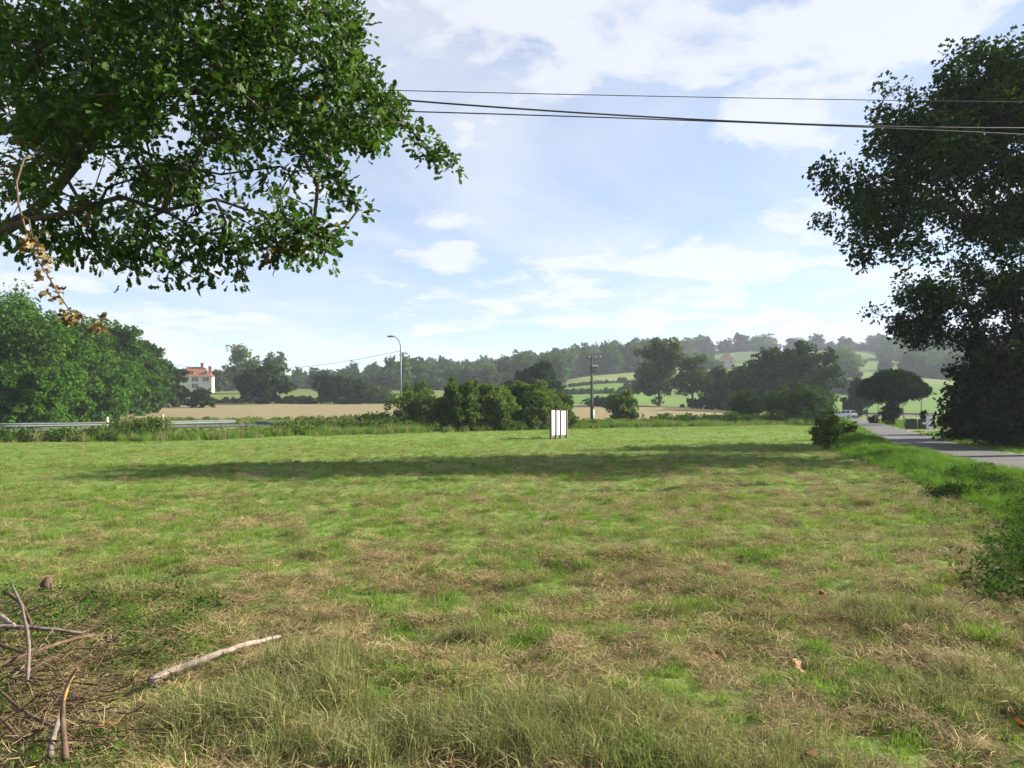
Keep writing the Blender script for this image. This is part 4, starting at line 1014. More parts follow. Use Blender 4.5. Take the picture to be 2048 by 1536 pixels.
house('hill_house', 'white house with brown hipped roof half hidden on the hill', 1452, 470, R(-10), 9, 8, 3.6, 3.8, 'muted_wall', 'roof_brown', 3.4, [(1.5, 0, 4.6)], (), [(-2.6, 2.2, 1.0, 1.4, False), (2.4, 2.2, 1.0, 1.4, False)], 0.6)
house('hill_barn', 'low barn with brown roof left of the hill house', 1428, 474, R(-10), 9, 7, 2.4, 2.6, 'muted_wall', 'roof_brown', 1.0, [], (), [(0.5, 0.8, 1.0, 1.0, False)], 0.0)

# ------------------------------------------------------------------ gate, pillar
def gate():
    Y = 68.2; x = X(1813, Y); z = hz(x, Y)
    root = empty('gate', (x, Y, z), 'dark green sheet metal gate beside the brick pillar', 'gate', rot=R(2))
    W = X(1858, Y) - x
    for i in range(2):
        lo = 0.03 + i * W / 2; hi = lo + W / 2 - 0.05
        def leaf(b):
            n = 8
            for k in range(n):
                a = lo + (hi - lo) * k / n; c = lo + (hi - lo) * (k + 1) / n - 0.012
                box(b, (a, -0.012 + 0.008 * (k % 2), 0.08), (c, 0.012 + 0.008 * (k % 2), 0.92 + 0.04 * math.sin(k / (n - 1) * 3.14)))
            box(b, (lo, 0.025, 0.15), (hi, 0.05, 0.22)); box(b, (lo, 0.025, 0.75), (hi, 0.05, 0.82))
        obj('gate_leaf', bm_mesh('gate_leaf', leaf), M['gate_green'], root)
    obj('hinge_post', boxm('hinge_post', (-0.08, -0.06, -0.2), (0.02, 0.06, 1.0), 0.008), M['gate_green'], root)
    obj('letterbox', boxm('letterbox', (W * 0.70, -0.2, 0.48), (W * 0.70 + 0.24, -0.03, 0.64), 0.01), M['white_plastic'], root)
    x2 = X(1860.5, 67.6); z2 = hz(x2, 67.6)
    root = empty('gate_pillar', (x2, 67.6, z2), 'white rendered gate pillar with red brick edge', 'pillar', rot=R(8))
    obj('render', boxm('render', (-0.24, -0.2, -0.2), (0.10, 0.2, 1.26), 0.01), M['white_panel'], root)
    for k in range(14):
        zz = 0.0 + k * 0.092; q = 0.05 * (k % 2)
        obj('brick', boxm('brick', (0.102 - q * 0, -0.215, zz), (0.32 - q, 0.2, zz + 0.08), 0.004), M['brick_red'], root)
    obj('cap', boxm('cap', (-0.3, -0.27, 1.29), (0.37, 0.27, 1.38), 0.015), M['concrete'], root)
gate()
px_tree('clipped_shrub', 'small dark ball shrub on a stem above the gate', 'shrub', 1847, 80, 7, 823, 'dark_leaf', bare=0.5, k=4, cover=5, ncl=40, maxleaf=900)

# ------------------------------------------------------------------ car
def car():
    Y = 149.0; x = X(1692, Y); z = hz(x, Y) + 0.06
    root = empty('white_car', (x, Y, z), 'small white hatchback driving away down the lane', 'car', rot=R(27))
    # local: +Y forward
    W = 0.83
    prof = [(-1.85, 0.35), (-1.92, 0.62), (-1.86, 0.88), (-0.9, 0.92), (0.7, 0.92), (1.0, 0.90), (1.75, 0.76), (1.92, 0.58), (1.88, 0.30), (1.55, 0.22), (-1.6, 0.22)]
    def body(bm):
        rings = []
        for xx, sc_ in ((-W, 0.94), (-W * 0.93, 1.0), (W * 0.93, 1.0), (W, 0.94)):
            rings.append([bm.verts.new((xx, p[0] * (0.985 if abs(xx) == W else 1), 0.55 + (p[1] - 0.55) * sc_)) for p in prof])
        n = len(prof)
        for a, b in zip(rings, rings[1:]):
            for k in range(n): bm.faces.new((a[k], a[(k + 1) % n], b[(k + 1) % n], b[k]))
        bm.faces.new(rings[0]); bm.faces.new(rings[-1])
    bo = obj('body', bm_mesh('body', body), M['car_white'], root)
    cab = [(-1.82, 0.90), (-1.55, 1.42), (-1.2, 1.50), (0.0, 1.50), (0.35, 1.44), (1.02, 0.90)]
    def cabin(bm):
        rings = []
        for sx in (-1, 1):
            rings.append([bm.verts.new((sx * (W * 0.95 - 0.20 * max(0, (p[1] - 0.9)) / 0.6), p[0], p[1])) for p in cab])
        n = len(cab)
        for k in range(n): bm.faces.new((rings[0][k], rings[0][(k + 1) % n], rings[1][(k + 1) % n], rings[1][k]))
        bm.faces.new(rings[0]); bm.faces.new(rings[1])
    obj('cabin', bm_mesh('cabin', cabin), M['car_white'], root)
    def quad_mesh(nm, vs):
        c = np.mean(vs, 0)
        def q(bm):
            a = [bm.verts.new(v) for v in vs]; bm.faces.new(a)
            r = bmesh.ops.solidify(bm, geom=list(bm.faces), thickness=0.012)
        return bm_mesh(nm, q)
    def side(zv, s_): return s_ * (W * 0.95 - 0.20 * (zv - 0.9) / 0.6 + 0.012)
    for s_ in (-1, 1):
        obj('side_window', quad_mesh('sw', [(side(0.96, s_), -1.50, 0.96), (side(1.40, s_), -1.36, 1.40), (side(1.40, s_), -0.62, 1.40), (side(0.96, s_), -0.62, 0.96)]), M['glass'], root)
        obj('side_window', quad_mesh('sw', [(side(0.96, s_), -0.54, 0.96), (side(1.40, s_), -0.54, 1.40), (side(1.40, s_), 0.22, 1.40), (side(0.96, s_), 0.78, 0.96)]), M['glass'], root)
        obj('tail_light', boxm('tail_light', (s_ * 0.70 - 0.10, -1.94, 0.72), (s_ * 0.70 + 0.10, -1.80, 1.16), 0.02), M['tail_red'], root)
        obj('mirror', boxm('mirror', (s_ * 0.95 - 0.09, 0.62, 0.93), (s_ * 0.95 + 0.09, 0.74, 1.06), 0.02), M['car_white'], root)
        for yy in (-1.22, 1.22):
            w_ = obj('wheel', tube_path('wheel', [(s_ * 0.64, yy, 0.30), (s_ * 0.66, yy, 0.30), (s_ * 0.82, yy, 0.30), (s_ * 0.845, yy, 0.30)], [0.27, 0.30, 0.30, 0.27], 18), M['tyre'], root)
            obj('rim', tube_path('rim', [(s_ * 0.80, yy, 0.30), (s_ * 0.852, yy, 0.30)], [0.19, 0.18], 14), M['rim'], w_)
    obj('rear_window', quad_mesh('rw', [(-0.66, -1.80, 0.97), (0.66, -1.80, 0.97), (0.56, -1.585, 1.38), (-0.56, -1.585, 1.38)]), M['glass'], root)
    obj('windscreen', quad_mesh('ws', [(0.70, 1.0, 0.95), (-0.70, 1.0, 0.95), (-0.60, 0.44, 1.40), (0.60, 0.44, 1.40)]), M['glass'], root)
    obj('rear_bumper', boxm('rear_bumper', (-0.80, -2.0, 0.28), (0.80, -1.80, 0.52), 0.04), M['dark_trim'], root)
    obj('number_plate', boxm('number_plate', (-0.26, -1.955, 0.66), (0.26, -1.93, 0.77)), M['white_plastic'], root)
    obj('roof_rack', bm_mesh('roof_rack', lambda b: (box(b, (-0.55, -1.0, 1.54), (0.55, -0.94, 1.575)), box(b, (-0.55, -0.2, 1.54), (0.55, -0.14, 1.575)), box(b, (-0.56, -1.1, 1.495), (-0.52, 0.0, 1.545)), box(b, (0.52, -1.1, 1.495), (0.56, 0.0, 1.545)))), M['dark_trim'], root)
car()

# ------------------------------------------------------------------ near oak on the left
_st = [(0.0, 0.02), (0.16, 0.075), (0.27, 0.20), (0.36, 0.11), (0.50, 0.29), (0.60, 0.16), (0.74, 0.30), (0.84, 0.19), (0.95, 0.17), (1.0, 0.02)]
def oak_leaf_proto(k, curl=0.10):
    V = []
    r_ = np.random.default_rng(100 + k)
    for i, (t_, w_) in enumerate(_st):
        wl_ = w_ * (0.85 + 0.35 * r_.random()); wr_ = w_ * (0.85 + 0.35 * r_.random())
        zc_ = curl * math.sin(t_ * 2.6 + k) * 0.8
        V += [(t_, wl_, zc_ + 0.30 * wl_ + curl * 0.4 * r_.normal() * (w_ > .1)), (t_, -wr_, zc_ + 0.30 * wr_ + curl * 0.4 * r_.normal() * (w_ > .1))]
    return np.array(V), np.array([(2 * i, 2 * i + 1, 2 * i + 3, 2 * i + 2) for i in range(len(_st) - 1)])
OAKL = [oak_leaf_proto(k) for k in range(4)]
OAK_POLY = [(-20, -120), (640, -120), (648, 0), (690, 15), (712, 60), (700, 105), (730, 150), (735, 190), (785, 192), (800, 230), (770, 262), (745, 285), (700, 275), (655, 300), (665, 335), (695, 380), (700, 415), (650, 425), (680, 485), (640, 505), (580, 512), (550, 470), (500, 440), (470, 460), (440, 440), (400, 455), (350, 440), (310, 470), (265, 460), (240, 490), (200, 470), (150, 475), (90, 460), (40, 480), (-20, 480)]
def near_oak():
    base = np.array([-8.6, 8.8, 0.0]); base[2] = hz(base[0], base[1])
    root = empty('oak_tree', tuple(base), 'leafy oak hanging into view at the upper left', 'tree')
    # cluster centres through the crown's volume
    C = []
    while len(C) < 1720:
        px, py = rng.uniform(-20, 800), rng.uniform(-120, 520)
        if not inside(OAK_POLY, np.array([px]), np.array([py]))[0]: continue
        gap = fbm(np.array([px / 90]), np.array([py / 70]), 3)[0]
        sparse = 0.95 if (px < 330 and py > 250) else (0.88 if py > 240 else 0.6)
        if gap < (0.565 if py > 300 else 0.49) and rng.random() < sparse: continue
        if px < 300 and 270 < py < 470 and rng.random() < 0.45: continue
        edge = min(1.0, max(0.0, (px - 350) / 400))
        Y = rng.uniform(6.0 + 0.6 * edge, 10.4 - 1.8 * edge)
        C.append(P3(px, py, Y))
    # hanging sprays and the long branch to the right
    for sx, sy, ex, ey, Y, n in [(740, 190, 905, 338, 7.6, 20), (690, 250, 755, 295, 7.4, 8), (640, 330, 712, 420, 7.5, 12), (600, 440, 675, 480, 7.2, 12), (560, 470, 600, 520, 7.3, 8), (470, 470, 478, 552, 7.0, 7), (400, 470, 412, 552, 6.9, 9), (330, 480, 346, 560, 6.8, 8), (240, 480, 258, 545, 7.0, 10), (180, 480, 200, 510, 7.2, 6), (280, 430, 300, 500, 7.0, 8), (440, 440, 445, 520, 7.0, 8), (100, 430, 70, 500, 7.3, 8), (370, 440, 380, 520, 7.1, 7), (150, 440, 160, 500, 7.0, 7), (540, 460, 545, 520, 7.2, 6), (620, 470, 650, 510, 7.2, 7), (520, 440, 500, 490, 7.6, 6), (60, 470, 40, 512, 7.8, 6), (120, 480, 130, 500, 7.4, 5), (690, 0, 722, 60, 7.6, 8), (715, 110, 738, 170, 7.6, 8)]:
        for k in range(n):
            t_ = (k + rng.random()) / n
            C.append(P3(sx + (ex - sx) * t_ + rng.normal() * 5, sy + (ey - sy) * t_ + rng.normal() * 5, Y + rng.normal() * 0.1))
    C = np.array(C); nvis = len(C)
    # rest of the crown outside the frame
    out = lobes_clusters([(-8.6, 8.8, 7.5, 4.5, 4.2, 2.8), (-6.5, 8.4, 9.5, 4.0, 3.5, 2.0), (-11, 9, 6, 3.5, 3.5, 2.2)], 330, 0.5)
    vis = (np.abs(out[:, 0] / out[:, 1]) < 0.66) & (out[:, 2] < EYE + 0.54 * out[:, 1])
    C = np.vstack([C, out[~vis]]) - base
    q = lambda px, py, Y: tuple(P3(px, py, Y) - base)
    trunk = [(0, 0, -0.3), (0.05, 0, 0.9), (0.1, 0, 1.9)]
    limbs = [[(0.1, 0, 1.9), (1.4, -0.4, 2.2), (2.8, -0.9, 2.7), q(0, 462, 7.6), q(60, 425, 7.6), q(110, 385, 7.6), q(150, 330, 7.7), q(180, 300, 7.7), q(260, 285, 7.8), q(350, 318, 7.8), q(440, 345, 7.8), q(560, 335, 7.8)],
             [q(150, 330, 7.7), q(175, 250, 7.8), q(210, 150, 7.9), q(290, 70, 8.0), q(400, 0, 8.1), q(470, -60, 8.2)],
             [(0.1, 0, 1.9), (0.6, -0.1, 3.2), (1.6, -0.2, 4.2), q(-60, 270, 8.5), q(120, 225, 8.4), q(300, 195, 8.3), q(480, 180, 8.2), q(620, 195, 7.9), q(740, 192, 7.6), q(800, 235, 7.6), q(850, 285, 7.6), q(905, 338, 7.6)],
             [q(0, 462, 7.6), q(60, 440, 7.2), q(140, 430, 6.9), q(235, 398, 6.8), q(330, 415, 6.9), q(430, 395, 7.0), q(540, 432, 7.2), q(650, 478, 7.2)],
             [(0.1, 0, 1.9), (0.0, 0.2, 3.6), (0.2, 0.4, 5.2), (0.3, 0.3, 7.0)]]
    PA = list(np.array(trunk)); par = [-1, 0, 1]
    rngs = []
    for lm in limbs:
        rngs.append(len(PA))
        pts = [np.array(p) for p in lm]
        prev = int(np.argmin([np.linalg.norm(p - pts[0]) for p in PA]))
        for p in pts[1:]:
            a = PA[prev]; n_ = max(1, int(np.linalg.norm(p - a) / 0.35))
            for k in range(1, n_ + 1):
                PA.append(a + (p - a) * k / n_ + (rng.normal(size=3) * 0.018)); par.append(prev); prev = len(PA) - 1
    m0 = len(PA)
    arr = np.zeros((m0 + 3 * len(C), 3)); arr[:m0] = PA; n = m0
    order = np.argsort([np.min(np.linalg.norm(arr[:m0] - c, axis=1)) for c in C])
    cdir = np.zeros((len(C), 3))
    for ci in order:
        c = C[ci]; d = np.linalg.norm(arr[3:n] - c, axis=1); j = 3 + int(np.argmin(d)); L = d[j - 3]; prev = j
        cdir[ci] = (c - arr[j]) / (L + 1e-6)
        k = max(1, int(L / 0.3))
        for s_ in range(1, k + 1):
            arr[n] = arr[j] + (c - arr[j]) * s_ / k + (rng.normal(size=3) * 0.03 if s_ < k else 0); par.append(prev); prev = n; n += 1
            if n >= len(arr) - 4: arr = np.vstack([arr, np.zeros((2000, 3))])
    cnt = np.ones(n)
    for i in range(n - 1, 0, -1): cnt[par[i]] += cnt[i]
    r = 0.0035 * cnt ** 0.44
    r = np.minimum(r * 0.85, 0.13); r[rngs[3]:rngs[4]] = np.minimum(r[rngs[3]:rngs[4]], np.linspace(0.026, 0.008, rngs[4] - rngs[3])); r[:3] = (0.30, 0.25, 0.22)
    e = np.arange(1, n); pe = np.array(par[1:n])
    V, Qt = tubes_arrays(arr[pe], np.minimum(r[pe], r[e] * 1.5 + 0.004), arr[e], r[e], 6)
    obj('branches', mesh_np('branches', V, Qt, smooth=True), M['bark'], root)
    # leaves
    per = 16
    k = len(C); nl = k * per
    o_ = rdir(nl) * (rng.random(nl) ** 0.5 * 0.145)[:, None]
    cd = np.repeat(cdir, per, 0)
    Pn = np.repeat(C, per, 0) + o_
    T = cd * 0.7 + o_ * 4 + rng.normal(size=(nl, 3)) * 0.55; T[:, 2] -= 0.25
    N = rng.normal(size=(nl, 3)) * 0.6; N[:, 2] += 0.75
    T = unit(T); B = unit(np.cross(N, T)); N = np.cross(T, B)
    S_ = 0.050 + 0.048 * rng.random(nl) ** 1.5 + 0.012 * rng.random(nl)
    tint = np.clip(0.3 * np.repeat(rng.random(k), per) + 0.7 * rng.random(nl), 0, 0.95)
    orange = np.repeat(rng.random(k) < 0.02, per) & (rng.random(nl) < 0.4); tint[orange] = 1.0
    W3 = Pn + base
    # leaves that show largest: nearest in each small window of view
    px_ = 1024 + 1600 * W3[:, 0] / W3[:, 1]; py_ = 820 - 1600 * (W3[:, 2] - EYE) / W3[:, 1]
    cell = {}
    for i in np.where((px_ > 0) & (px_ < 930) & (py_ > 0) & (py_ < 570))[0]:
        key = (int(px_[i] // 24), int(py_[i] // 24))
        if key not in cell or W3[i, 1] < W3[cell[key], 1]: cell[key] = i
    cand = sorted(cell.values(), key=lambda i: -S_[i] / W3[i, 1] * (0.4 + abs(N[i, 1])))[:300]
    sel = np.zeros(nl, bool); sel[cand] = True
    var = rng.integers(0, 4, nl)
    Vs = []; Qs = []; Ts = []; off = 0
    for v in range(4):
        m = np.where((var == v) & ~sel)[0]; lv, lq = OAKL[v]
        vv = Pn[m][:, None, :] + S_[m][:, None, None] * (lv[None, :, 0:1] * T[m][:, None, :] + lv[None, :, 1:2] * B[m][:, None, :] + lv[None, :, 2:3] * N[m][:, None, :])
        nvp = len(lv)
        Vs.append(vv.reshape(-1, 3)); Qs.append((lq[None] + (off + np.arange(len(m)) * nvp)[:, None, None]).reshape(-1, 4)); Ts.append(np.repeat(tint[m], nvp)); off += len(m) * nvp
    fo = obj('foliage', mesh_np('foliage', np.vstack(Vs), np.vstack(Qs), attrs={'tint': np.concatenate(Ts)}, smooth=True), M['oak_leaf'], root); fo['kind'] = 'stuff'
    lm = {}
    for i in cand:
        key = (int(var[i]), int(tint[i] * 5))
        if key not in lm:
            lv, lq = OAKL[key[0]]; me = mesh_np('leaf', lv, lq, attrs={'tint': np.full(len(lv), min(1.0, key[1] / 5 + 0.1) if key[1] < 5 else 1.0)}, smooth=True); me.materials.append(M['oak_leaf']); lm[key] = me
        o = obj('leaf', lm[key], None, root)
        mt = Matrix(((*T[i], 0), (*B[i], 0), (*N[i], 0), (0, 0, 0, 1))).transposed()
        mt = Matrix.Translation(Vector(Pn[i])) @ mt @ Matrix.Scale(float(S_[i]), 4)
        o.matrix_basis = mt
    # dead twig with dry leaves
    tw = [P3(20, 300, 4.75), P3(33, 365, 4.6), P3(37, 410, 4.5), P3(47, 445, 4.45), P3(62, 500, 4.4), P3(95, 550, 4.35), P3(118, 590, 4.3), P3(140, 622, 4.3), P3(172, 634, 4.3), P3(200, 640, 4.3)]
    tw = [P3(150, 330, 7.7), P3(95, 300, 6.6), P3(48, 318, 5.4)] + tw[1:]
    dt = obj('dead_twig', tube_path('dead_twig', np.array(tw) - base, np.interp(np.arange(len(tw)), [0, len(tw) - 1], [0.0075, 0.002]), 6, jit=0.3), M['brown_bark'], root)
    dt['label'] = 'hanging dead twig with dry brown leaves'
    fork = obj('side_twig', tube_path('side_twig', np.array([P3(40, 430, 4.48), P3(58, 440, 4.42), P3(64, 470, 4.4), P3(70, 505, 4.38)]) - base, [0.006, 0.005, 0.004, 0.002], 6, jit=0.3), M['brown_bark'], root)
    dl = []
    for kk in range(3):
        lv, lq = oak_leaf_proto(20 + kk, 0.45); lv = lv.copy(); lv[:, 2] += -0.5 * np.abs(lv[:, 1]) + 0.35 * (lv[:, 0] - 0.4) ** 2 * (1 if kk else -1)
        me = mesh_np('dry_leaf', lv, lq, attrs={'tint': np.clip(0.5 + 0.4 * rng.normal(size=len(lv)), 0, 1)}, smooth=True); me.materials.append(M['dead_leaf']); dl.append(me)
    for cx, cy_, cn, sp in [(72, 470, 5, 14), (60, 500, 5, 18), (95, 512, 6, 16), (80, 545, 7, 14), (105, 578, 8, 13), (138, 622, 8, 11), (146, 636, 4, 9), (202, 648, 7, 9)]:
        for k_ in range(cn):
            p = P3(cx + rng.normal() * sp * 0.55, cy_ + rng.normal() * sp * 0.55, 4.36 + rng.normal() * 0.03) - base
            o = obj('dry_leaf', dl[int(rng.integers(3))], None, dt)
            o.matrix_basis = Matrix.Translation(Vector(p)) @ Euler((rng.random() * 6, 0.6 + rng.normal() * 0.6, rng.random() * 6.28)).to_matrix().to_4x4() @ Matrix.Scale(0.05 + 0.024 * rng.random(), 4)
near_oak()

# ------------------------------------------------------------------ sticks and fallen leaves in the foreground
def gp(px, py, h=0.0):
    """a point h above the ground that is seen at px, py"""
    for it in range(1):
        Y = (EYE - h) * 1600 / (py - 820)
    for it in range(4):
        g = hz(X(px, Y), Y); Y = (EYE - h - g) * 1600 / (py - 820)
    return np.array([X(px, Y), Y, hz(X(px, Y), Y) + h])
def stick(name, label, pts, r, mat, group='sticks of the brushwood heap', knots=()):
    q = np.array([gp(*p) for p in pts]); d = np.r_[0, np.cumsum(np.linalg.norm(np.diff(q, axis=0), axis=1))]
    tt = np.linspace(0, d[-1], max(8, len(q) * 4))
    w = np.stack([np.interp(tt, d, q[:, k]) for k in range(3)], 1)
    w[1:-1] = (w[:-2] + 2 * w[1:-1] + w[2:]) / 4
    w[1:-1] = (w[:-2] + 2 * w[1:-1] + w[2:]) / 4
    w += rng.normal(size=w.shape) * r[0] * 0.11
    rr = np.interp(tt, [0, d[-1]], r) * (1 + 0.09 * rng.normal(size=len(tt)).clip(-1, 1))
    c = w[len(w) // 2].copy()
    o = obj(name, tube_path(name, w - c, rr, 8, jit=0.22), M[mat], None, tuple(c))
    return tag(o, label, 'stick', group)
stick('peeled_branch', 'long pale peeled branch lying in the grass', [(300, 1362, 0.07), (340, 1342, 0.10), (405, 1318, 0.12), (440, 1305, 0.125), (500, 1288, 0.125), (560, 1272, 0.10)], (0.026, 0.011), 'pale_bark', None)
SK = [
 ('thin grey stick standing up in the brushwood heap', [(23, 1177, 0.34), (44, 1214, 0.30), (58, 1280, 0.20), (59, 1317, 0.14), (53, 1376, 0.03)], (0.010, 0.013), 'grey_bark'),
 ('long brown stick rising to the right in the heap', [(-30, 1340, 0.10), (62, 1311, 0.12), (140, 1280, 0.10), (187, 1270, 0.06), (232, 1281, 0.03)], (0.017, 0.009), 'brown_bark'),
 ('grey stick lying level behind the long brown one', [(-30, 1252, 0.10), (78, 1257, 0.10), (140, 1263, 0.08), (190, 1271, 0.05)], (0.024, 0.010), 'grey_bark'),
 ('pale thick stick end at the left frame edge', [(-30, 1222, 0.14), (0, 1237, 0.13), (30, 1254, 0.11)], (0.024, 0.02), 'pale_bark'),
 ('crooked brown stick at the top of the heap', [(10, 1190, 0.12), (37, 1198, 0.12), (52, 1225, 0.12), (62, 1248, 0.11)], (0.02, 0.014), 'brown_bark'),
 ('upright broken stub with bare orange wood', [(156, 1336, 0.36), (140, 1370, 0.30), (125, 1411, 0.22), (125, 1442, 0.16), (131, 1522, 0.02)], (0.010, 0.021), 'brown_bark'),
 ('brown stick slanting down to the broken stub', [(-10, 1384, 0.08), (47, 1424, 0.08), (90, 1446, 0.07), (126, 1466, 0.06)], (0.012, 0.011), 'brown_bark'),
 ('thin brown stick level behind the broken stub', [(58, 1356, 0.05), (140, 1363, 0.05), (205, 1372, 0.04)], (0.009, 0.007), 'brown_bark'),
 ('short grey stick left of the broken stub foot', [(117, 1438, 0.12), (104, 1474, 0.07), (99, 1516, 0.02)], (0.014, 0.018), 'grey_bark'),
 ('dark stick meeting the long brown one at the left', [(-20, 1280, 0.12), (30, 1300, 0.11), (62, 1310, 0.10)], (0.014, 0.014), 'brown_bark'),
 ('thin grey twig high in the heap at the left edge', [(-20, 1206, 0.14), (40, 1213, 0.14), (74, 1222, 0.12)], (0.008, 0.006), 'grey_bark'),
 ('thin grey twig running right from the heap', [(62, 1246, 0.06), (130, 1280, 0.06), (190, 1306, 0.04)], (0.006, 0.004), 'grey_bark'),
 ('thin twig crossing below the long brown stick', [(-10, 1372, 0.06), (30, 1360, 0.07), (60, 1345, 0.06)], (0.009, 0.006), 'brown_bark'),
 ('dark stick in the lower left corner', [(-20, 1420, 0.05), (15, 1450, 0.05), (38, 1482, 0.03)], (0.011, 0.009), 'brown_bark'),
 ('thin stick lying low in the grass left of the stub', [(60, 1393, 0.03), (100, 1392, 0.04), (130, 1391, 0.03)], (0.008, 0.007), 'brown_bark'),
 ('straight grey twig leaning across the heap', [(110, 1252, 0.13), (84, 1290, 0.10), (60, 1318, 0.06), (20, 1365, 0.03)], (0.004, 0.006), 'grey_bark'),
]
for lab, pts, r, mt in SK:
    so = stick('stick', lab, [(a, b_, c_ + 0.05) for a, b_, c_ in pts], (r[0] * 0.8, r[1] * 0.8), mt)
    if 'broken stub' in lab and 'upright' in lab:
        q = np.array([gp(147, 1358, 0.37), gp(138, 1378, 0.335), gp(129, 1402, 0.285), gp(125, 1420, 0.25)]) - np.array(so.location)
        bw = obj('bare_wood', tube_path('bare_wood', q + np.array([0.006, -0.010, 0]), [0.002, 0.008, 0.010, 0.003], 8, jit=0.3), M['raw_wood'], so)
        bw['label'] = 'torn orange bare wood'
stick('twig', 'curved thin twig behind the pale branch', [(225, 1340, 0.03), (300, 1290, 0.04), (345, 1272, 0.06), (351, 1262, 0.07), (364, 1269, 0.05), (392, 1266, 0.03)], (0.005, 0.003), 'brown_bark', None)
stick('twig', 'short dark twig upright in the grass right of the branch', [(607, 1322, 0.02), (622, 1306, 0.06), (640, 1290, 0.10)], (0.008, 0.005), 'brown_bark', None)
stick('twig', 'thin straw coloured stem lying below the grass tussock', [(803, 1475, 0.05), (845, 1479, 0.06), (895, 1473, 0.05)], (0.004, 0.003), 'pale_bark', None)
def brushwood():
    P0, R0, P1, R1 = [], [], [], []
    for i in range(230):
        px, py = rng.uniform(-60, 215), rng.uniform(1195, 1500)
        if px > 100 and py < 1235: continue
        p = gp(px, py, 0.02 + 0.12 * rng.random()); a = rng.normal() * 0.5 + (0 if rng.random() < 0.75 else 1.57); L = 0.15 + 0.45 * rng.random()
        d = np.array([math.cos(a), math.sin(a), 0.25 * rng.normal()]); r = 0.0022 + 0.0034 * rng.random()
        for k in range(4):
            q2 = p + d * L / 4
            P0.append(p); P1.append(q2); R0.append(r); R1.append(r * 0.85); r *= 0.85
            if rng.random() < 0.35:
                e = d + rng.normal(size=3) * 0.6; P0.append(q2); P1.append(q2 + unit(e) * L * 0.22); R0.append(r * 0.7); R1.append(r * 0.35)
            p = q2; d = unit(d + rng.normal(size=3) * 0.2)
    V, Qt = tubes_arrays(np.array(P0), np.array(R0), np.array(P1), np.array(R1), 5)
    tag(obj('brushwood_twigs', mesh_np('brushwood_twigs', V, Qt, smooth=True), M['brown_bark']), 'tangle of thin dead twigs in the lower left corner', 'brushwood', kind='stuff')
brushwood()
def stump():
    p = gp(96, 1192)
    root = empty('broken_stump', (p[0], p[1], p[2]), 'small broken brown stump behind the brushwood heap', 'stump')
    obj('stem', tube_path('stem', [(0, 0, -0.06), (0.0, 0, 0.04), (-0.02, 0, 0.11), (0.01, 0, 0.17)], [0.055, 0.045, 0.05, 0.028], 9, jit=0.5), M['brown_bark'], root)
    obj('split_piece', tube_path('split_piece', [(0.045, -0.01, -0.04), (0.05, -0.01, 0.05), (0.03, -0.01, 0.13)], [0.022, 0.024, 0.012], 7, jit=0.4), M['brown_bark'], root)
stump()
def fallen():
    for i, (px, py, s_, lab) in enumerate([(936, 1176, 0.085, 'pale brown fallen leaf in the middle of the meadow'), (1424, 1314, 0.10, 'reddish fallen leaf among the hay on the right'), (1613, 1341, 0.10, 'pale curled fallen leaf right of the reddish one'), (1592, 1508, 0.11, 'large crumpled brown leaf at the bottom edge'), (1655, 1192, 0.09, 'brown fallen leaf up the meadow on the right'), (186, 1473, 0.12, 'orange brown fallen leaf beside the brushwood heap'), (2030, 1452, 0.13, 'dark orange fallen leaf in the lower right corner'), (893, 1507, 0.09, 'pale fallen leaf under the front grass tussock'), (758, 1232, 0.07, 'small tan fallen leaf left of the bleached tuft')]):
        lv, lq = oak_leaf_proto(40 + i, 0.35); lv = lv.copy(); lv[:, 2] += 0.5 * np.abs(lv[:, 1]) + 0.4 * (lv[:, 0] - 0.5) ** 2; lv[:, 1] *= 1.25
        me = mesh_np('fallen_leaf', lv, lq, attrs={'tint': np.clip((0.75 if 'pale' in lab or 'tan' in lab else 0.35) + 0.25 * rng.normal(size=len(lv)), 0, 1)}, smooth=True)
        p = gp(px, py, 0.06)
        o = obj('fallen_leaf', me, M['fallen_leaf'], None, tuple(p), (0.18 * rng.normal() + 0.25, 0.18 * rng.normal(), rng.random() * 6.28)); o.scale = (s_,) * 3
        tag(o, lab, 'leaf', 'fallen leaves on the meadow')
fallen()

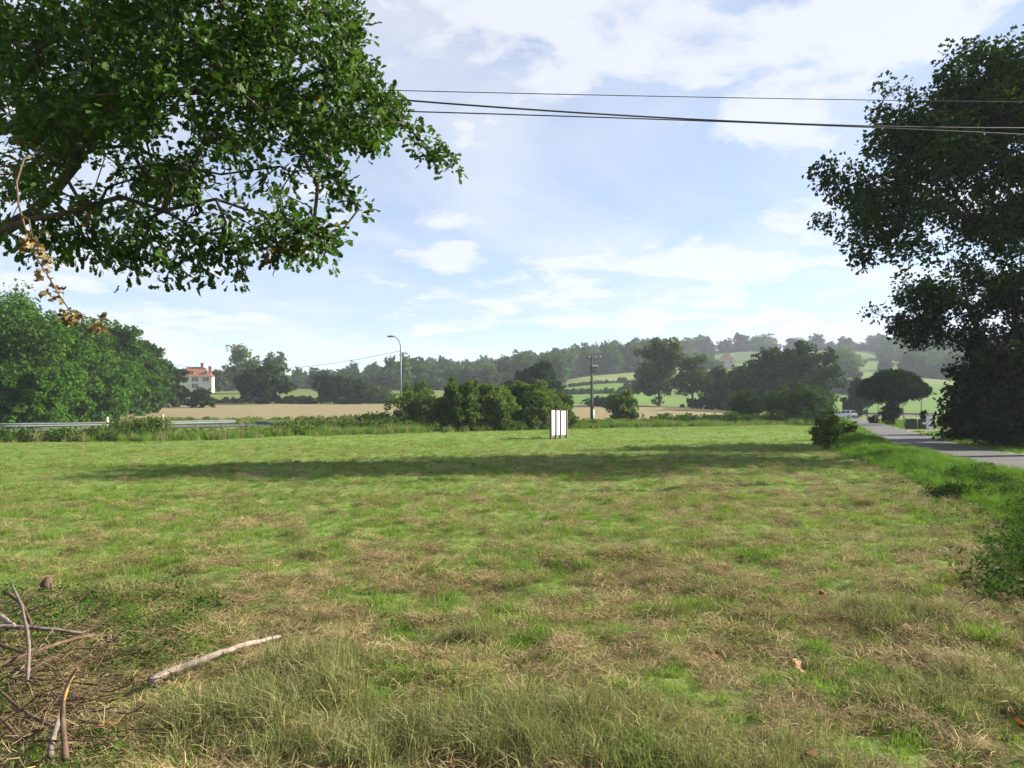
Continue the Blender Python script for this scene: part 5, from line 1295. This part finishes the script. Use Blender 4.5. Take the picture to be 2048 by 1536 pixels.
# ------------------------------------------------------------------ grass, hay and weeds (uncountable)
def blades(n, spread, hmin, hmax, w, lean, mat, seed, lie=0.0, mound=0.0):
    r_ = np.random.default_rng(seed)
    a = r_.random(n) * 6.283; rad = spread * r_.random(n) ** 0.6
    b = np.stack([np.cos(a) * rad, np.sin(a) * rad, np.zeros(n)], 1)
    b[:, 2] = mound * np.maximum(0, 1 - (rad / spread) ** 2) * r_.random(n)
    ph = a * 0.5 + r_.random(n) * 6.283
    out = np.stack([np.cos(ph), np.sin(ph), np.zeros(n)], 1)
    L = hmin + (hmax - hmin) * r_.random(n)
    ln = np.abs(r_.normal(size=n)) * lean
    if lie:
        up = r_.random(n) * 0.35
        m = b + out * (L * 0.5)[:, None] + np.stack([0 * L, 0 * L, L * 0.5 * up + 0.01], 1)
        t_ = m + out * (L * 0.5)[:, None] * 0.95 + np.stack([r_.normal(size=n) * L * 0.1, r_.normal(size=n) * L * 0.1, -L * 0.4 * up * r_.random(n)], 1)
    else:
        m = b + out * (L * 0.22 * ln)[:, None] + np.stack([0 * L, 0 * L, L * 0.55], 1)
        t_ = m + out * (L * 0.75 * ln)[:, None] + np.stack([0 * L, 0 * L, L * 0.45 * np.clip(1.1 - 0.7 * ln, -0.6, 1)], 1)
    fa = r_.random(n) * 6.283
    sd = np.stack([np.cos(fa), np.sin(fa), 0 * fa], 1)
    if lie: sd = unit(np.cross(out, np.array([0, 0, 1.0])) + r_.normal(size=(n, 3)) * 0.3)
    wv = (w * (0.6 + 0.8 * r_.random(n)))[:, None] * 0.5
    V = np.stack([b - sd * wv, b + sd * wv, m + sd * wv * 0.8, m - sd * wv * 0.8, t_], 1).reshape(-1, 3)
    k = np.arange(n)[:, None] * 5
    me = mesh_np('clump', V, k + np.array([[0, 1, 2, 3]]), k + np.array([[3, 2, 4]]), attrs={'tint': np.repeat(r_.random(n), 5)})
    me.materials.append(mat); return me
def weeds_proto(n, spread, seed, mat):
    r_ = np.random.default_rng(seed)
    a = r_.random(n) * 6.283; rad = spread * r_.random(n) ** 0.6
    b = np.stack([np.cos(a) * rad, np.sin(a) * rad, 0.02 + 0.09 * r_.random(n)], 1)
    T = r_.normal(size=(n, 3)) * 0.7; T[:, 2] *= 0.35
    N = r_.normal(size=(n, 3)) * 0.4; N[:, 2] += 0.9
    L = 0.014 + 0.018 * r_.random(n)
    me = leaves_mesh('clump', b, T, N, L, L * 0.8, r_.random(n), 'diamond'); me.materials.append(mat); return me
TUFT = [blades(24, 0.06, 0.05, 0.13, 0.005, 0.7, M['grass'], 200 + i) for i in range(5)]
FINE = [blades(34, 0.13, 0.03, 0.09, 0.0055, 0.9, M['grass'], 220 + i) for i in range(4)]
HAY = [blades(46, 0.12, 0.06, 0.20, 0.0036, 1, M['straw'], 240 + i, lie=1, mound=0.05) for i in range(4)] + [blades(60, 0.15, 0.06, 0.18, 0.0040, 1, M['straw'], 250 + i, lie=1, mound=0.14) for i in range(3)]
PALE = [blades(40, 0.08, 0.10, 0.26, 0.0045, 0.8, M['pale_grass'], 260 + i) for i in range(4)]
VERGE = [blades(40, 0.14, 0.15, 0.38, 0.009, 0.8, M['verge_grass'], 280 + i) for i in range(4)]
WEED = [weeds_proto(40, 0.13, 300 + i, M['weed']) for i in range(4)]
def band(y0, y1, dens, xl=None, xr=None, margin=2.2):
    """random ground points between depths y0 and y1, inside the view cone plus a margin"""
    w0 = 0.66 * y1 + margin
    a = (xl if xl is not None else -w0); b_ = (xr if xr is not None else w0)
    n = rng.poisson((b_ - a) * (y1 - y0) * dens)
    x = rng.uniform(a, b_, n); y = rng.uniform(y0, y1, n)
    k = np.abs(x) < 0.66 * y + margin
    return x[k], y[k]
def euler_rand(n, tilt=0.12): return np.stack([rng.normal(size=n) * tilt, rng.normal(size=n) * tilt, rng.random(n) * 6.283], 1)
def collect(bands):
    X_, Y_ = [], []
    for b_ in bands:
        x, y = band(*b_); X_.append(x); Y_.append(y)
    return np.concatenate(X_), np.concatenate(Y_)
LOG0, LOG1 = gp(300, 1362), gp(560, 1272)
def put(name, x, y, s, idx, protos, label, cat, tilt=0.12, dz=0.0):
    ab = (LOG1 - LOG0)[:2]; tt = np.clip(((x - LOG0[0]) * ab[0] + (y - LOG0[1]) * ab[1]) / (ab @ ab), 0, 1)
    dd = np.hypot(x - LOG0[0] - tt * ab[0], y - LOG0[1] - tt * ab[1])
    near = (dd < 0.28) & (y < LOG0[1] + tt * ab[1] + 0.05)
    kk = ~(near & (rng.random(len(x)) < (0.85 if name == 'bleached_grass' else 0.5)))
    x, y, s, idx = x[kk], y[kk], s[kk], idx[kk]
    pts = np.stack([x, y, height(x, y) + dz], 1)
    scl = np.stack([s, s, s * (0.8 + 0.4 * rng.random(len(s)))], 1)
    scatter(name, pts, euler_rand(len(x), tilt), scl, idx, protos, label, cat)
GB = [(1.5, 6, 130), (6, 10, 90), (10, 16, 48), (16, 26, 20), (26, 44, 9), (44, 92, 3.4)]
x, y = collect([(a, b_, d * 2.2) for a, b_, d in GB])
k = inside(MEADOW, x, y); x, y = x[k], y[k]
hv = hayf(x, y)
tuftn = fbm(x * 1.3 + 80, y * 1.3, 3)
keep = rng.random(len(x)) < np.clip((1.12 - hv * 0.62) * (0.75 + 0.8 * sstep(0.35, 0.62, tuftn)), 0.15, 1)
x, y, tuftn = x[keep], y[keep], tuftn[keep]
sc_ = (0.55 + 0.6 * rng.random(len(x))) * (0.75 + 0.7 * sstep(0.45, 0.7, tuftn)) * np.interp(y, [0, 5, 8, 20, 50, 90], [0.75, 0.66, 0.56, 0.72, 1.0, 1.3])
put('meadow_grass', x, y, sc_, np.where(rng.random(len(x)) < 0.3, rng.integers(0, 5, len(x)), rng.integers(5, 9, len(x))), TUFT + FINE, 'short green grass of the mown meadow', 'grass')
x, y = collect([(a, b_, d * 1.15) for a, b_, d in GB[:-1]])
k = inside(MEADOW, x, y); x, y = x[k], y[k]
hv = hayf(x, y); keep = rng.random(len(x)) < np.interp(y, [0, 5, 9, 40], [1, 0.9, 0.66, 0.6]) * np.clip(hv * 1.05 + 0.05 + 0.55 * sstep(0.56, 0.72, fbm(x * 3.1 + 9, y * 2.2 + 4, 2)) * (y < 40), 0, 1); x, y = x[keep], y[keep]
sc_ = (0.6 + 0.7 * rng.random(len(x)) + 0.25 * (rng.random(len(x)) < 0.04)) * np.interp(y, [0, 8, 20, 50], [0.8, 0.85, 1.0, 1.2])
put('cut_hay', x, y, sc_, rng.integers(0, 7, len(x)), HAY, 'brown cut hay lying in patches on the meadow', 'hay', 0.18)
MOUND = [blades(210, 0.20 + 0.03 * i, 0.05, 0.17, 0.0042, 1, M['straw'], 400 + i, lie=1, mound=0.15) for i in range(5)]
x, y = collect([(1.5, 8, 9), (8, 16, 5), (16, 32, 2.2)])
k = inside(MEADOW, x, y); x, y = x[k], y[k]
keep = rng.random(len(x)) < (0.22 + 0.78 * hayf(x, y)) * (0.35 + 0.65 * sstep(-5, 0, x)); x, y = x[keep], y[keep]
put('hay_mounds', x, y, 0.34 + 0.6 * rng.random(len(x)) ** 2, rng.integers(0, 5, len(x)), MOUND, 'small heaps of matted brown hay on the meadow', 'hay', 0.2)
TUSS = [blades(120, 0.15, 0.05, 0.16, 0.0052, 0.9, M['grass'], 420 + i) for i in range(5)]
x, y = collect([(1.5, 8, 4.5), (8, 16, 3.6), (16, 34, 1.6)])
k = inside(MEADOW, x, y); x, y = x[k], y[k]
keep = rng.random(len(x)) < (1.0 - 0.6 * hayf(x, y)); x, y = x[keep], y[keep]
put('grass_tussocks', x, y, 0.38 + 0.6 * rng.random(len(x)) ** 1.5, rng.integers(0, 5, len(x)), TUSS, 'denser green grass tussocks on the mown meadow', 'grass', 0.15)
# bleached tussocks at the bottom of the picture
TX, TY, TS = [], [], []
for px, py, r_, n_ in [(590, 1430, 0.34, 90), (660, 1350, 0.26, 60), (1080, 1500, 0.34, 130), (940, 1490, 0.3, 60), (955, 1290, 0.12, 36), (400, 1480, 0.3, 50), (720, 1500, 0.4, 70), (1900, 1400, 0.4, 60), (1780, 1240, 0.35, 90), (1500, 1530, 0.4, 80), (1240, 1440, 0.3, 40), (300, 1190, 0.4, 30)]:
    gx_, gy_ = G(px, py); a = rng.random(n_) * 6.283; q_ = r_ * rng.random(n_) ** 0.6
    TX.append(gx_ + np.cos(a) * q_ * 1.4); TY.append(gy_ + np.sin(a) * q_); TS.append(0.5 + 0.6 * rng.random(n_))
x, y = collect([(1.5, 8, 7), (8, 16, 4), (16, 30, 1.2)])
k = inside(MEADOW, x, y); x, y = x[k], y[k]
x = np.concatenate(TX + [x]); y = np.concatenate(TY + [y]); sc_ = np.concatenate(TS + [0.35 + 0.4 * rng.random(len(x) - sum(map(len, TX)))])
put('bleached_grass', x, y, sc_, rng.integers(0, 4, len(x)), PALE, 'taller bleached grass tussocks in the foreground', 'grass')
# verge
x, y = collect([(2, 12, 42, 3, 16), (12, 24, 34, 5, 20), (24, 46, 20, 8, 30), (46, 130, 6, 15, 66)])
d = lane_x(y) - x
k = (~inside(MEADOW, x, y)) & (d > -0.02) & (d < 6.5) & ((y < 95) | (d < 2.5)); x1, y1 = x[k], y[k]
k = (d < -3.2) & (d > -9) & (rng.random(len(x)) < 0.75) & ~((y > 62) & (y < 68.5)); x2, y2 = x[k], y[k]
x = np.concatenate([x1, x2]); y = np.concatenate([y1, y2])
sc_ = np.concatenate([0.5 + 0.5 * rng.random(len(x1)), 0.30 + 0.4 * rng.random(len(x2))]) * np.interp(y, [0, 20, 60, 130], [0.55, 0.72, 1.0, 1.5]) * (0.45 + 1.1 * fbm(x * 0.8, y * 0.8, 3))
put('verge_grass', x, y, sc_, rng.integers(0, 4, len(x)), VERGE, 'long bright green grass on the verges of the lane', 'grass')
# rough long grass along the far hedgerows
HX, HY = [], []
for pts, n_, w_ in [([(-34, 41), (-19.5, 44), (-14, 53), (-6, 61), (5, 73), (15, 81), (30, 92), (37, 96)], 5200, 1.3), ([(-15, 58), (-5, 65)], 1500, 2.2), ([(5, 76), (16, 83)], 1500, 1.6), ([(-46, 91), (-8, 95)], 1600, 2.5)]:
    f_ = poly_at(pts)
    q_ = np.array([f_(t_) for t_ in rng.random(n_)]) + rng.normal(size=(n_, 2)) * w_ * 0.6
    HX.append(q_[:, 0]); HY.append(q_[:, 1])
x = np.concatenate(HX); y = np.concatenate(HY)
k = (~inside(MEADOW, x, y) | (rng.random(len(x)) < 0.3)) & ~((x > -6.5) & (x < 5.2) & (rng.random(len(x)) < 0.85)); x, y = x[k], y[k]
put('hedgerow_grass', x, y, (1.0 + 1.3 * rng.random(len(x))) * (0.5 + fbm(x * 0.3, y * 0.3, 2)), rng.integers(0, 8, len(x)), VERGE + [blades(40, 0.14, 0.15, 0.38, 0.009, 0.8, M['pale_grass'], 290 + i) for i in range(4)], 'rough long grass growing along the far hedgerows', 'grass')
# low weeds
x, y = collect([(1.5, 8, 80), (8, 14, 26), (14, 24, 10)])
wn_ = fbm(x * 0.9 + 11, y * 0.9 + 3, 3)
left = (x < -1.75 - 0.28 * (y - 4)) & (y < 7.6)
right = (lane_x(y) - x < 5.2) & (lane_x(y) - x > 0.2)
k = (left & (rng.random(len(x)) < 0.55) & (wn_ > 0.38)) | (right & (rng.random(len(x)) < 0.5)) 
x, y = x[k], y[k]
put('low_weeds', x, y, 0.7 + 0.7 * rng.random(len(x)), rng.integers(0, 4, len(x)), WEED, 'low broad leaved weeds in the grass', 'weeds')

# ------------------------------------------------------------------ haze
hb = boxm('haze', (-1260, -150, -3.5), (1260, 1260, 92))
t = NT('haze_air')
pv = t.n('ShaderNodeVolumePrincipled')
pv.inputs['Color'].default_value = (0.80, 0.88, 1.0, 1)
pv.inputs['Density'].default_value = 0.00026
pv.inputs['Anisotropy'].default_value = 0.15
t.l(pv.outputs[0], t.out.inputs['Volume'])
hzo = obj('haze', hb, t.m)
tag(hzo, 'pale blue morning haze over the fields', 'haze', kind='stuff')
